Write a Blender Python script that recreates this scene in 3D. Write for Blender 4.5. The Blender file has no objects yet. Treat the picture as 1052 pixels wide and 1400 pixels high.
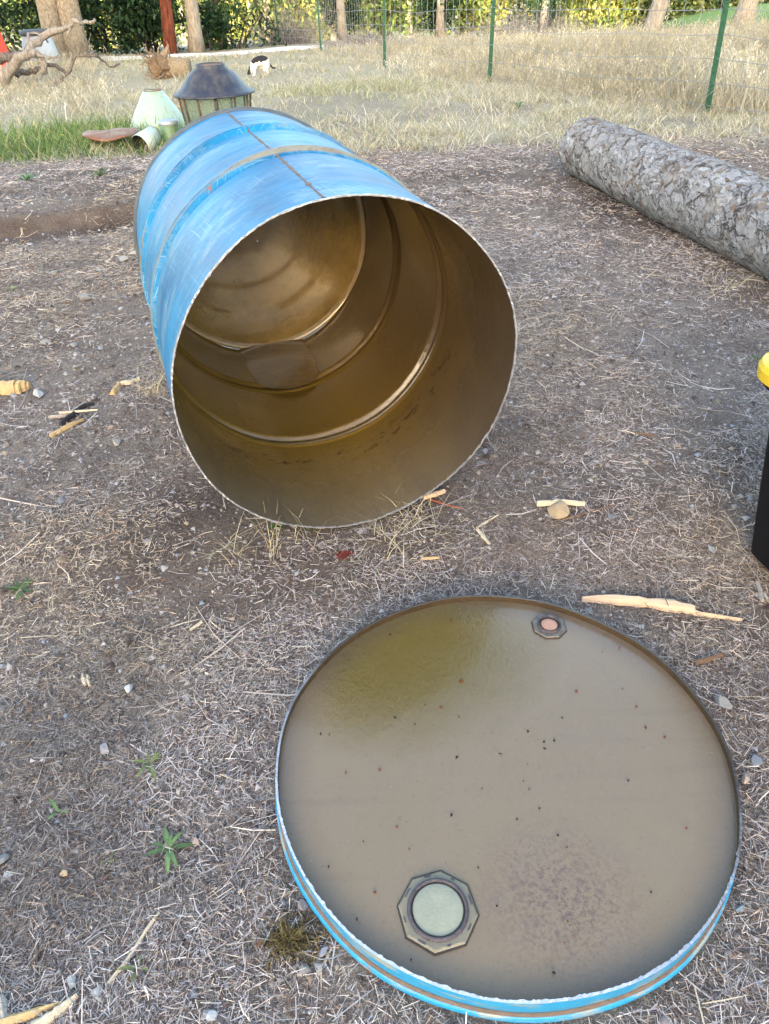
import bpy, bmesh, math
import numpy as np
from mathutils import Matrix, Vector

S = bpy.context.scene
COL = S.collection
R_ = math.radians

# ------------------------------------------------------------------ camera, sky, sun, exposure
CAM_H = 0.85
CAM_R = np.array([[0.99929, 0.03757, 0.0], [-0.02261, 0.60154, -0.79852], [-0.03, 0.79796, 0.60197]])
cam_d = bpy.data.cameras.new('camera')
cam = bpy.data.objects.new('camera', cam_d)
COL.objects.link(cam)
m4 = Matrix([list(CAM_R[i]) + [[0, 0, CAM_H][i]] for i in range(3)] + [[0, 0, 0, 1]])
cam.matrix_world = m4
cam_d.sensor_fit = 'VERTICAL'
cam_d.sensor_height = 24.0
cam_d.lens = 24.0 * 1000 / 1400
cam_d.clip_start = 0.02
cam_d.clip_end = 3000
S.camera = cam

SUN_EL, SUN_AZ = R_(10.0), R_(8.0)        # low afternoon sun behind the camera, a little to its left
world = bpy.data.worlds.new('World')
S.world = world
world.use_nodes = True
wn = world.node_tree
wn.nodes.clear()
sky = wn.nodes.new('ShaderNodeTexSky')
sky.sky_type = 'NISHITA'
sky.sun_disc = False
sky.sun_elevation = SUN_EL
sun_dir = Vector((-math.sin(SUN_AZ) * math.cos(SUN_EL), -math.cos(SUN_AZ) * math.cos(SUN_EL), math.sin(SUN_EL)))
sky.sun_rotation = math.atan2(sun_dir.x, sun_dir.y)
sky.air_density = 1.0
sky.dust_density = 2.5
sky.ozone_density = 0.6
bg = wn.nodes.new('ShaderNodeBackground')
bg.inputs['Strength'].default_value = 0.15
wo = wn.nodes.new('ShaderNodeOutputWorld')
wn.links.new(sky.outputs[0], bg.inputs[0])
wn.links.new(bg.outputs[0], wo.inputs[0])
sun_d = bpy.data.lights.new('sun', 'SUN')
sun_d.energy = 2.6
sun_d.angle = R_(0.5)
sun_d.color = (1.0, 0.88, 0.68)
sun = bpy.data.objects.new('sun', sun_d)
COL.objects.link(sun)
sun.rotation_euler = sun_dir.to_track_quat('Z', 'Y').to_euler()
S.view_settings.view_transform = 'Standard'
S.view_settings.look = 'None'
S.view_settings.exposure = 3.08
S.view_settings.gamma = 1.0
S.view_settings.use_curve_mapping = False
S.render.engine = 'CYCLES'
S.cycles.use_denoising = True
S.cycles.max_bounces = 8
S.cycles.transparent_max_bounces = 8

# ------------------------------------------------------------------ numpy helpers
def _hash(ix, iy, seed):
    h = (ix.astype(np.int64) * 374761393 + iy.astype(np.int64) * 668265263 + seed * 1274126177) & 0xFFFFFFFF
    h = ((h ^ (h >> 13)) * 1274126177) & 0xFFFFFFFF
    return ((h ^ (h >> 16)) & 0xFFFF) / 65535.0

def vnoise(x, y, seed=0):
    ix, iy = np.floor(x), np.floor(y)
    fx, fy = x - ix, y - iy
    fx = fx * fx * (3 - 2 * fx); fy = fy * fy * (3 - 2 * fy)
    a = _hash(ix, iy, seed); b = _hash(ix + 1, iy, seed); c = _hash(ix, iy + 1, seed); d = _hash(ix + 1, iy + 1, seed)
    return (a * (1 - fx) + b * fx) * (1 - fy) + (c * (1 - fx) + d * fx) * fy

def fbm(x, y, scale, octv=3, seed=0):
    x = np.asarray(x, float) / scale; y = np.asarray(y, float) / scale
    t = np.zeros(np.broadcast(x, y).shape); amp, tot = 1.0, 0.0
    for o in range(octv):
        t = t + amp * (vnoise(x * 2 ** o + 17.3 * o, y * 2 ** o - 9.1 * o, seed + o) * 2 - 1)
        tot += amp; amp *= 0.5
    return t / tot

def ss(a, b, x):
    t = np.clip((np.asarray(x, float) - a) / (b - a), 0, 1)
    return t * t * (3 - 2 * t)

def sp(x, w):
    x = np.asarray(x, float)
    return w * np.logaddexp(0, x / w)

def rut_y(x):
    return 3.18 + 0.24 * (x + 1.27) + 0.10 * fbm(x, x * 0, 0.30, 4, 91)

def terrain(x, y):
    x = np.asarray(x, float); y = np.asarray(y, float)
    z = -0.014 + 0.029 * ss(0.86, 1.12, y)
    yy = np.minimum(y, 75.0)
    z = z - 0.035 * sp(yy - 4, 0.4) - 0.045 * sp(yy - 19, 1.0)
    flat = np.minimum(ss(0.30, 0.42, np.hypot(x - 0.139, y - 0.569)), 1.0)
    t = (x + 0.04) * -0.3 + (y - 1.07) * 0.954
    sd = np.abs((x + 0.04) * 0.954 + (y - 1.07) * 0.3)
    drum = 1 - ss(0.12, 0.34, sd) * 1.0 if True else 0
    drum = np.where((t > -0.12) & (t < 1.0), drum, 0)
    flat = np.clip(flat * (1 - drum) + 0.0, 0, 1)
    near = 1 - ss(6, 14, y)
    z = z + flat * (0.012 * fbm(x, y, 0.45, 3, 1) + 0.0045 * fbm(x, y, 0.06, 2, 5) * near)
    z = z + 0.05 * fbm(x, y, 2.6, 2, 9) * ss(3.6, 6.5, y)
    # the dug bank at the left
    yb = rut_y(x)
    mx = 1 - ss(-1.05, -0.62, x)
    z = z + mx * (0.055 * ss(-0.035, 0.035, y - yb) * (1 - ss(0.5, 1.5, y - yb)) - 0.02 * np.exp(-((y - yb + 0.10) / 0.12) ** 2))
    return z

def ray(u, v):
    """direction of the sight line through a point measured on the photograph (1052 x 1400)"""
    d = np.array([(u - 526) / 1000.0, -(v - 700) / 1000.0, -1.0])
    return CAM_R @ d

def G(u, v, dz=0.0):
    """where that sight line meets the ground"""
    d = ray(u, v); p = np.array([0, 0, CAM_H]); z = 0.0
    t = 1.0
    for _ in range(60):
        t = (z + dz - CAM_H) / d[2]
        q = p + d * t
        z = 0.6 * z + 0.4 * float(terrain(q[0], q[1]))
    q = p + d * t
    return np.array([q[0], q[1], float(terrain(q[0], q[1]))])

def at(u, v, y):
    """the point of that sight line at distance y along the ground"""
    d = ray(u, v)
    return np.array([0, 0, CAM_H]) + d * (y / d[1])

# ------------------------------------------------------------------ object helpers
def mesh_obj(name, V, F, mat=None, parent=None, col=None, smooth=False, loc=None, mat_idx=None):
    V = np.asarray(V, np.float32).reshape(-1, 3)
    me = bpy.data.meshes.new(name)
    if isinstance(F, np.ndarray):
        n, k = F.shape
        me.vertices.add(len(V)); me.vertices.foreach_set('co', V.ravel())
        me.loops.add(n * k); me.loops.foreach_set('vertex_index', F.astype(np.int32).ravel())
        me.polygons.add(n)
        me.polygons.foreach_set('loop_start', np.arange(0, n * k, k, dtype=np.int32))
        me.update(calc_edges=True)
    else:
        me.from_pydata([tuple(map(float, p)) for p in V], [], [tuple(int(i) for i in f) for f in F])
        me.update()
    if col is not None:
        a = me.color_attributes.new('Col', 'FLOAT_COLOR', 'POINT')
        c = np.ones((len(V), 4), np.float32); c[:, :3] = col
        a.data.foreach_set('color', c.ravel())
    if mat is not None:
        for mm in (mat if isinstance(mat, (list, tuple)) else [mat]):
            me.materials.append(mm)
    if mat_idx is not None:
        me.polygons.foreach_set('material_index', np.asarray(mat_idx, np.int32))
    if smooth:
        me.polygons.foreach_set('use_smooth', np.ones(len(me.polygons), bool))
    ob = bpy.data.objects.new(name, me)
    COL.objects.link(ob)
    if parent is not None:
        ob.parent = parent
    if loc is not None:
        ob.location = loc
    return ob

def empty(name, loc=(0, 0, 0), rz=0.0):
    e = bpy.data.objects.new(name, None)
    COL.objects.link(e)
    e.location = tuple(map(float, loc)); e.rotation_euler = (0, 0, rz); e.empty_display_size = 0.1
    return e

def tag(o, label=None, cat=None, group=None, kind=None):
    if label: o['label'] = label
    if cat: o['category'] = cat
    if group: o['group'] = group
    if kind: o['kind'] = kind
    return o

class MB:
    """collects pieces of one mesh"""
    def __init__(s): s.V, s.F, s.C, s.n, s.M = [], [], [], 0, []
    def add(s, V, F, c=None, m=0):
        V = np.asarray(V, float).reshape(-1, 3)
        s.V.append(V)
        for f in F: s.F.append([int(i) + s.n for i in f]); s.M.append(m)
        s.C.append(np.tile(np.array(c if c is not None else (1, 1, 1), float), (len(V), 1)) if np.ndim(c) < 2 else np.asarray(c))
        s.n += len(V); return s
    def build(s, name, mat, parent=None, smooth=False, loc=None):
        return mesh_obj(name, np.concatenate(s.V), s.F, mat, parent, np.concatenate(s.C), smooth, loc, s.M)

def box(x0, x1, y0, y1, z0, z1):
    V = [(x0, y0, z0), (x1, y0, z0), (x1, y1, z0), (x0, y1, z0), (x0, y0, z1), (x1, y0, z1), (x1, y1, z1), (x0, y1, z1)]
    return V, [(0, 3, 2, 1), (4, 5, 6, 7), (0, 1, 5, 4), (1, 2, 6, 5), (2, 3, 7, 6), (3, 0, 4, 7)]

def tube(P, rad, k=8, jitter=0.0, seed=0, caps=True):
    P = np.asarray(P, float); n = len(P)
    rad = np.broadcast_to(np.asarray(rad, float), (n,))
    rng = np.random.default_rng(seed)
    V = []; T = np.gradient(P, axis=0); T /= np.linalg.norm(T, axis=1)[:, None] + 1e-12
    up = np.array([0, 0, 1.0]) if abs(T[0][2]) < 0.9 else np.array([1.0, 0, 0])
    a = np.cross(T[0], up); a /= np.linalg.norm(a)
    ang = np.arange(k) / k * 2 * math.pi
    for i in range(n):
        a = a - T[i] * (a @ T[i]); a /= np.linalg.norm(a) + 1e-12
        b = np.cross(T[i], a)
        rr = rad[i] * (1 + jitter * (rng.random(k) * 2 - 1))
        V.append(P[i] + (np.cos(ang) * rr)[:, None] * a + (np.sin(ang) * rr)[:, None] * b)
    V = np.concatenate(V); F = []
    for i in range(n - 1):
        for j in range(k):
            j2 = (j + 1) % k
            F.append((i * k + j, i * k + j2, (i + 1) * k + j2, (i + 1) * k + j))
    if caps:
        F.append(tuple(range(k))[::-1]); F.append(tuple((n - 1) * k + j for j in range(k)))
    return V, F

def spline(P, n):
    P = np.asarray(P, float); t = np.linspace(0, len(P) - 1, n); out = []
    Q = np.vstack([2 * P[0] - P[1], P, 2 * P[-1] - P[-2]])
    for s in t:
        i = min(int(s), len(P) - 2); f = s - i
        p0, p1, p2, p3 = Q[i], Q[i + 1], Q[i + 2], Q[i + 3]
        out.append(0.5 * (2 * p1 + (p2 - p0) * f + (2 * p0 - 5 * p1 + 4 * p2 - p3) * f * f + (3 * p1 - p0 - 3 * p2 + p3) * f ** 3))
    return np.array(out)

def lathe(prof, k=96, close=False, wob=None):
    prof = np.asarray(prof, float); n = len(prof)
    ang = np.arange(k) / k * 2 * math.pi
    V = np.empty((n, k, 3))
    for i, (r, z) in enumerate(prof):
        rr = r + (wob(ang, z) if wob is not None else 0)
        V[i, :, 0] = rr * np.cos(ang); V[i, :, 1] = rr * np.sin(ang); V[i, :, 2] = z
    F = []
    for i in range(n if close else n - 1):
        i2 = (i + 1) % n
        for j in range(k):
            j2 = (j + 1) % k
            F.append((i * k + j, i * k + j2, i2 * k + j2, i2 * k + j))
    return V.reshape(-1, 3), F

def strips(P, W, side):
    """ribbons: P (N,K,3), W (N,K) half widths, side (N,3) or (N,K,3)"""
    N, K = W.shape
    side = side[:, None, :] if side.ndim == 2 else side
    V = np.stack([P - side * W[..., None], P + side * W[..., None]], 2).reshape(-1, 3)
    b = (np.arange(N) * K * 2)[:, None] + (np.arange(K - 1) * 2)[None, :]
    F = np.stack([b, b + 1, b + 3, b + 2], -1).reshape(-1, 4)
    return V, F

def palette(rng, n, cols, w=None, v=0.15):
    cols = np.array(cols, float)
    i = rng.choice(len(cols), n, p=None if w is None else np.array(w) / sum(w))
    return np.clip(cols[i] * (1 + v * rng.standard_normal((n, 1))), 0.004, 0.95)

# ------------------------------------------------------------------ materials
class NT:
    def __init__(s, name):
        s.m = bpy.data.materials.new(name); s.m.use_nodes = True
        s.t = s.m.node_tree; s.t.nodes.clear()
        s.out = s.t.nodes.new('ShaderNodeOutputMaterial')
    def n(s, typ, **kw):
        nd = s.t.nodes.new('ShaderNode' + typ)
        for k, v in kw.items(): setattr(nd, k, v)
        return nd
    def l(s, a, b): s.t.links.new(a, b)
    def val(s, sock, v):
        if hasattr(v, 'is_output') or isinstance(v, bpy.types.NodeSocket): s.l(v, sock)
        else: sock.default_value = v
    def coords(s, scale=(1, 1, 1), kind='Object', rot=(0, 0, 0)):
        tc = s.n('TexCoord'); mp = s.n('Mapping')
        mp.inputs['Scale'].default_value = scale; mp.inputs['Rotation'].default_value = rot
        s.l(tc.outputs[kind], mp.inputs[0]); return mp.outputs[0]
    def noise(s, vec, scale=5, detail=4, rough=0.55, dist=0.0):
        nd = s.n('TexNoise'); nd.inputs['Scale'].default_value = scale; nd.inputs['Detail'].default_value = detail
        nd.inputs['Roughness'].default_value = rough; nd.inputs['Distortion'].default_value = dist
        s.l(vec, nd.inputs['Vector']); return nd.outputs['Fac']
    def vor(s, vec, scale=5, feature='F1', out='Distance', rand=1.0):
        nd = s.n('TexVoronoi', feature=feature); nd.inputs['Scale'].default_value = scale
        nd.inputs['Randomness'].default_value = rand
        s.l(vec, nd.inputs['Vector']); return nd.outputs[out]
    def ramp(s, fac, stops, interp='LINEAR'):
        nd = s.n('ValToRGB'); cr = nd.color_ramp; cr.interpolation = interp
        while len(cr.elements) < len(stops): cr.elements.new(0.5)
        for e, (p, c) in zip(cr.elements, stops):
            e.position = p; e.color = (c, c, c, 1) if np.isscalar(c) else tuple(c) + (1,)
        s.l(fac, nd.inputs[0]); return nd.outputs[0]
    def mix(s, fac, a, b, mode='MIX'):
        nd = s.n('Mix', data_type='RGBA', blend_type=mode)
        s.val(nd.inputs[0], fac)
        for sock, v in ((nd.inputs[6], a), (nd.inputs[7], b)):
            s.val(sock, (tuple(v) + (1,)) if isinstance(v, (tuple, list)) and len(v) == 3 else v)
        return nd.outputs[2]
    def math(s, op, a, b=0.0, c=0.0, clamp=False):
        nd = s.n('Math', operation=op, use_clamp=clamp)
        s.val(nd.inputs[0], a); s.val(nd.inputs[1], b)
        if op in ('MULTIPLY_ADD',): s.val(nd.inputs[2], c)
        return nd.outputs[0]
    def cyl(s, scale, rot=0.0):
        """(arc length, z) of a point on the drum wall, turned by rot and scaled"""
        tc = s.n('TexCoord'); sx = s.n('SeparateXYZ'); s.l(tc.outputs['Object'], sx.inputs[0])
        a = s.math('MULTIPLY', s.math('ARCTAN2', sx.outputs[1], sx.outputs[0]), 0.286)
        cb = s.n('CombineXYZ'); s.l(a, cb.inputs[0]); s.l(sx.outputs[2], cb.inputs[1])
        r = s.n('VectorRotate', rotation_type='Z_AXIS'); r.inputs['Angle'].default_value = rot; s.l(cb.outputs[0], r.inputs['Vector'])
        m = s.n('VectorMath', operation='MULTIPLY'); s.l(r.outputs[0], m.inputs[0]); m.inputs[1].default_value = tuple(scale) + (1,)
        return m.outputs[0]
    def attr(s, name='Col'):
        nd = s.n('Attribute'); nd.attribute_name = name; return nd.outputs['Color']
    def bump(s, h, strength=0.3, dist=0.01, prev=None):
        nd = s.n('Bump'); nd.inputs['Strength'].default_value = strength; nd.inputs['Distance'].default_value = dist
        s.l(h, nd.inputs['Height'])
        if prev is not None: s.l(prev, nd.inputs['Normal'])
        return nd.outputs[0]
    def bsdf(s, color, rough=0.7, metal=0.0, normal=None, coat=0.0, coat_rough=0.1, spec=0.5, trans=0.0, ior=1.45):
        p = s.n('BsdfPrincipled')
        s.val(p.inputs['Base Color'], (tuple(color) + (1,)) if isinstance(color, (tuple, list)) else color)
        s.val(p.inputs['Roughness'], rough); s.val(p.inputs['Metallic'], metal)
        s.val(p.inputs['Coat Weight'], coat); s.val(p.inputs['Coat Roughness'], coat_rough)
        s.val(p.inputs['Specular IOR Level'], spec); s.val(p.inputs['Transmission Weight'], trans)
        p.inputs['IOR'].default_value = ior
        if normal is not None: s.l(normal, p.inputs['Normal'])
        return p.outputs[0]
    def done(s, shader):
        s.l(shader, s.out.inputs[0]); return s.m

def m_plain(name, color, rough=0.7, metal=0.0, var=0.25, scale=30, bump=0.2, spec=0.5):
    t = NT(name); v = t.coords()
    f = t.noise(v, scale, 5)
    c = t.mix(f, tuple(x * (1 - var) for x in color), tuple(min(1, x * (1 + var)) for x in color))
    return t.done(t.bsdf(c, rough, metal, t.bump(t.noise(v, scale * 3, 3), bump, 0.004), spec=spec))

def m_attr(name, rough=0.85, transl=0.0, spec=0.3):
    t = NT(name); c = t.attr()
    sh = t.bsdf(c, rough, spec=spec)
    if transl:
        tr = t.n('BsdfTranslucent'); t.l(c, tr.inputs[0])
        mx = t.n('MixShader'); mx.inputs[0].default_value = transl
        t.l(sh, mx.inputs[1]); t.l(tr.outputs[0], mx.inputs[2]); sh = mx.outputs[0]
    return t.done(sh)

M_STRAW = m_attr('straw', 0.85, 0.05, 0.12)
M_GRASS = m_attr('grass', 0.7, 0.3)
M_LEAF = m_attr('leaf', 0.5, 0.35, 0.4)

def m_ground():
    t = NT('ground'); v = t.coords()
    z = t.n('SeparateColor'); t.l(t.attr('Col'), z.inputs[0])
    n1 = t.noise(v, 2.2, 5, 0.6, 0.4); n2 = t.noise(v, 16, 5, 0.65); n3 = t.noise(v, 110, 4, 0.7)
    soil = t.mix(n1, (0.050, 0.034, 0.030), (0.140, 0.104, 0.094))
    soil = t.mix(t.ramp(n2, [(0.35, 0.0), (0.68, 1.0)]), soil, (0.18, 0.145, 0.122))
    soil = t.mix(t.ramp(n3, [(0.30, 1.0), (0.48, 0.0)]), soil, (0.06, 0.045, 0.038))
    fib = t.noise(t.coords((160, 900, 400), rot=(0, 0, 0.5)), 1.0, 2)
    fib2 = t.noise(t.coords((900, 170, 400), rot=(0, 0, -0.35)), 1.0, 2)
    fm = t.math('MAXIMUM', t.ramp(fib, [(0.56, 0.0), (0.64, 1.0)]), t.ramp(fib2, [(0.56, 0.0), (0.64, 1.0)]))
    soil = t.mix(t.math('MULTIPLY', fm, 0.6), soil, (0.40, 0.34, 0.275))
    thatch = t.mix(t.ramp(t.noise(t.coords((55, 90, 55)), 1.0, 7, 0.8), [(0.36, 0.0), (0.62, 1.0)]), (0.13, 0.105, 0.07), (0.50, 0.44, 0.32))
    thatch = t.mix(t.ramp(n1, [(0.45, 0.0), (0.65, 0.35)]), thatch, (0.24, 0.235, 0.12))
    c = t.mix(z.outputs[0], soil, thatch)
    c = t.mix(t.math('MULTIPLY', z.outputs[1], t.ramp(n2, [(0.3, 0.4), (0.6, 1.0)])), c, (0.09, 0.15, 0.035))
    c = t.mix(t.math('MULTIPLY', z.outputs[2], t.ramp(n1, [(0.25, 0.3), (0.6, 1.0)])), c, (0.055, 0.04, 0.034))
    b = t.bump(t.noise(v, 60, 5, 0.7), 0.6, 0.012)
    b = t.bump(n3, 0.5, 0.004, b)
    return t.done(t.bsdf(c, 0.95, normal=b, spec=0.15))
M_GROUND = m_ground()

def m_blue(name, worn=0.0, seam=False):
    """scuffed blue drum enamel: local z runs along the drum"""
    t = NT(name); v = t.coords()
    big = t.noise(v, 5, 4, 0.6); fine = t.noise(v, 60, 4, 0.7)
    band = t.noise(t.coords((3, 3, 26)), 1.5, 4, 0.65)
    c = t.mix(t.ramp(big, [(0.36, 0.0), (0.62, 1.0)]), (0.002, 0.090, 0.22), (0.005, 0.172, 0.36))
    chalk = t.math('MULTIPLY', t.ramp(band, [(0.46, 0.0), (0.66, 1.0)]), t.ramp(big, [(0.35, 0.25), (0.65, 1.0)]))
    c = t.mix(t.math('MULTIPLY', chalk, 0.22), c, (0.09, 0.32, 0.50))
    scr = None
    for (sc, ro, th) in (((7, 420), 0.15, 0.625), ((9, 500), 0.9, 0.64), ((8, 460), -0.6, 0.64), ((5, 520), 1.45, 0.64), ((6, 380), 0.02, 0.63)):
        q = t.ramp(t.noise(t.cyl(sc, ro), 1.0, 2, 0.5), [(th, 0.0), (th + 0.05, 1.0)])
        scr = q if scr is None else t.math('MAXIMUM', scr, q)
    scr = t.math('MULTIPLY', scr, t.ramp(t.noise(v, 6, 3), [(0.40, 0.15), (0.6, 1.0)]))
    c = t.mix(t.math('MULTIPLY', scr, 0.55), c, (0.36, 0.54, 0.68))
    dk = t.ramp(t.noise(t.cyl((5, 160), 0.3), 1.0, 3, 0.6), [(0.66, 0.0), (0.72, 1.0)])
    c = t.mix(t.math('MULTIPLY', dk, 0.5), c, (0.05, 0.05, 0.055))
    patch = t.ramp(t.noise(t.coords((4, 4, 7)), 1.6, 6, 0.75), [(0.54, 0.0), (0.62, 1.0)])
    c = t.mix(t.math('MULTIPLY', patch, 0.36), c, (0.22, 0.33, 0.36))
    rust = t.ramp(t.noise(t.coords((9, 9, 22)), 1.4, 6, 0.75), [(0.66 - 0.05 * worn, 0.0), (0.70 - 0.05 * worn, 1.0)])
    c = t.mix(t.math('MULTIPLY', rust, 0.8), c, (0.22, 0.10, 0.045))
    if worn:
        # bare, dirty metal on the crest of the hoop, where the drum has been rolled
        tc = t.n('TexCoord'); sx = t.n('SeparateXYZ'); t.l(tc.outputs['Object'], sx.inputs[0])
        r = t.math('SQRT', t.math('ADD', t.math('MULTIPLY', sx.outputs[0], sx.outputs[0]), t.math('MULTIPLY', sx.outputs[1], sx.outputs[1])))
        crest = t.math('MULTIPLY', t.math('SUBTRACT', r, 0.2888), 300.0, clamp=True)
        nz = t.noise(t.coords((10, 10, 40)), 1.3, 5, 0.7)
        f = t.math('MULTIPLY', crest, t.ramp(nz, [(0.62 - 0.42 * worn, 0.0), (0.75 - 0.40 * worn, 1.0)]))
        bare = t.mix(t.noise(v, 40, 4, 0.7), (0.13, 0.125, 0.10), (0.27, 0.27, 0.22))
        bare = t.mix(t.ramp(t.noise(v, 22, 5, 0.7), [(0.52, 0.0), (0.62, 0.8)]), bare, (0.16, 0.085, 0.05))
        c = t.mix(f, c, bare)
    b = t.bump(t.noise(v, 8, 3), 0.45, 0.012)
    b = t.bump(fine, 0.08, 0.002, b)
    rough = t.math('MULTIPLY_ADD', t.math('MAXIMUM', chalk, scr), 0.20, 0.38)
    return t.done(t.bsdf(c, rough, normal=b, spec=0.28))

def m_inside(name, head=False):
    """brown oily residue: thick and wet towards the closed end, a dried grey film near the cut edge"""
    t = NT(name); v = t.coords()
    tc = t.n('TexCoord'); sx = t.n('SeparateXYZ'); t.l(tc.outputs['Object'], sx.inputs[0])
    z = sx.outputs[2]
    n1 = t.noise(v, 7, 5, 0.6, 0.3); n2 = t.noise(v, 180, 3, 0.7); n3 = t.noise(v, 35, 5, 0.65)
    c = t.mix(n1, (0.105, 0.060, 0.010), (0.190, 0.122, 0.026))
    if not head:
        dry = t.math('ADD', t.math('MULTIPLY', t.math('ADD', z, 0.28), 3.4), t.math('MULTIPLY', t.math('SUBTRACT', n1, 0.5), 0.45), clamp=True)
        film = t.mix(n3, (0.110, 0.086, 0.056), (0.175, 0.142, 0.098))
        c = t.mix(dry, c, film)
        streak = t.ramp(t.noise(t.coords((26, 26, 2.2)), 1.0, 4, 0.6), [(0.52, 0.0), (0.68, 1.0)])
        c = t.mix(t.math('MULTIPLY', t.math('MULTIPLY', streak, dry), 0.45), c, (0.07, 0.055, 0.05))
        # dark red flakes just in front of the first hoop
        win = t.math('MULTIPLY', t.math('SUBTRACT', 1.0, t.math('MULTIPLY', t.math('ABSOLUTE', t.math('ADD', z, 0.235)), 24.0), clamp=True), 1.0)
        fl = t.ramp(t.noise(t.coords((16, 16, 42)), 1.6, 5, 0.75), [(0.54, 0.0), (0.59, 1.0)])
        c = t.mix(t.math('MULTIPLY', win, fl), c, (0.045, 0.014, 0.010))
        for hz in (-0.322, -0.592):
            gr = t.math('SUBTRACT', 1.0, t.math('MULTIPLY', t.math('ABSOLUTE', t.math('ADD', z, -hz)), 260.0), clamp=True)
            c = t.mix(t.math('MULTIPLY', gr, 0.85), c, (0.018, 0.011, 0.007))
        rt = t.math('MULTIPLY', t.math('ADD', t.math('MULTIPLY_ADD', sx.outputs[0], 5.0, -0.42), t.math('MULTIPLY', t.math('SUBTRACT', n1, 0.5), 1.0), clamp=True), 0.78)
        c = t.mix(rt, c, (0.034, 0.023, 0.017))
        rough = t.math('MULTIPLY_ADD', dry, 0.30, 0.14)
    else:
        c = t.mix(t.ramp(n1, [(0.35, 0.35), (0.65, 1.0)]), c, (0.33, 0.215, 0.058))
        dots = t.ramp(t.vor(v, 16), [(0.07, 1.0), (0.10, 0.0)])
        c = t.mix(t.math('MULTIPLY', dots, t.ramp(n1, [(0.5, 0.0), (0.55, 1.0)])), c, (0.015, 0.012, 0.010))
        rough = t.math('MULTIPLY_ADD', n3, 0.20, 0.06)
    c = t.mix(t.ramp(n2, [(0.30, 0.2 if head else 0.6), (0.42, 0.0)]), c, (0.05, 0.035, 0.02))
    b = t.bump(t.noise(t.coords((30, 30, 30)), 1.6, 4, 0.6, 0.5), 0.4 if head else 0.16, 0.008)
    b = t.bump(t.noise(v, 95, 4, 0.7, 0.6), 0.55 if head else 0.14, 0.004, b)
    b = t.bump(n2, 0.30 if head else 0.12, 0.0015, b)
    return t.done(t.bsdf(c, rough, normal=b, coat=0.9 if head else 0.4, coat_rough=0.08))

def m_lid_floor():
    t = NT('lid_residue'); v = t.coords()
    n1 = t.noise(v, 4.5, 5, 0.6, 0.3); n2 = t.noise(v, 220, 3, 0.7); n3 = t.noise(v, 22, 5, 0.6)
    c = t.mix(n1, (0.172, 0.126, 0.078), (0.208, 0.157, 0.100))
    c = t.mix(t.ramp(n3, [(0.45, 0.0), (0.75, 0.35)]), c, (0.18, 0.134, 0.105))
    # wetter far-left patch, tinted olive to paint in the drum's reflection
    tc = t.n('TexCoord'); mp = t.n('Mapping'); mp.vector_type = 'POINT'
    mp.inputs['Location'].default_value = (0.10, -0.195, 0); t.l(tc.outputs['Object'], mp.inputs[0])
    ln = t.n('VectorMath', operation='LENGTH'); t.l(mp.outputs[0], ln.inputs[0])
    wet = t.math('ADD', t.math('MULTIPLY_ADD', ln.outputs['Value'], -8.0, 1.75), t.math('MULTIPLY', t.math('SUBTRACT', n1, 0.5), 1.6), clamp=True)
    c = t.mix(wet, c, (0.125, 0.090, 0.026))
    # purple-brown stain and spatter at the near side
    mp2 = t.n('Mapping'); mp2.vector_type = 'POINT'; mp2.inputs['Location'].default_value = (-0.04, 0.185, 0); t.l(tc.outputs['Object'], mp2.inputs[0])
    ln2 = t.n('VectorMath', operation='LENGTH'); t.l(mp2.outputs[0], ln2.inputs[0])
    near = t.math('MULTIPLY_ADD', ln2.outputs['Value'], -10.0, 1.15, clamp=True)
    spots = t.ramp(t.noise(v, 230, 4, 0.75), [(0.46, 0.0), (0.62, 1.0)])
    c = t.mix(t.math('MULTIPLY', t.math('MULTIPLY', near, spots), 0.95), c, (0.080, 0.038, 0.044))
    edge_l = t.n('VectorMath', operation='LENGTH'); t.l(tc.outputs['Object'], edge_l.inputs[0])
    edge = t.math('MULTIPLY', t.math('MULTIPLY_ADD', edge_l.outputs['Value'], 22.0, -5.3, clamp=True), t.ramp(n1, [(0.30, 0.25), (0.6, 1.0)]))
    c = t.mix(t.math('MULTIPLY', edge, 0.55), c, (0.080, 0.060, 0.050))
    c = t.mix(t.ramp(n2, [(0.30, 0.55), (0.40, 0.0)]), c, (0.08, 0.06, 0.035))
    stk = t.ramp(t.noise(t.coords((3.0, 46, 10), rot=(0, 0, 0.62)), 1.0, 4, 0.6), [(0.60, 0.0), (0.72, 1.0)])
    c = t.mix(t.math('MULTIPLY', stk, 0.16), c, (0.085, 0.060, 0.048))
    wr = t.noise(t.coords((150, 95, 90), rot=(0, 0, 0.5)), 1.0, 3, 0.6, 0.6)
    mask = t.math('MULTIPLY', t.ramp(n1, [(0.40, 0.12), (0.60, 1.0)]), t.math('MULTIPLY_ADD', wet, 0.9, 0.12))
    b = t.bump(t.math('MULTIPLY', wr, mask), 0.45, 0.004)
    b = t.bump(n2, 0.05, 0.001, b)
    rough = t.math('MULTIPLY_ADD', t.ramp(n3, [(0.3, 0.0), (0.7, 1.0)]), 0.12, 0.20)
    return t.done(t.bsdf(c, rough, normal=b, coat=0.35, coat_rough=0.10))

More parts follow.
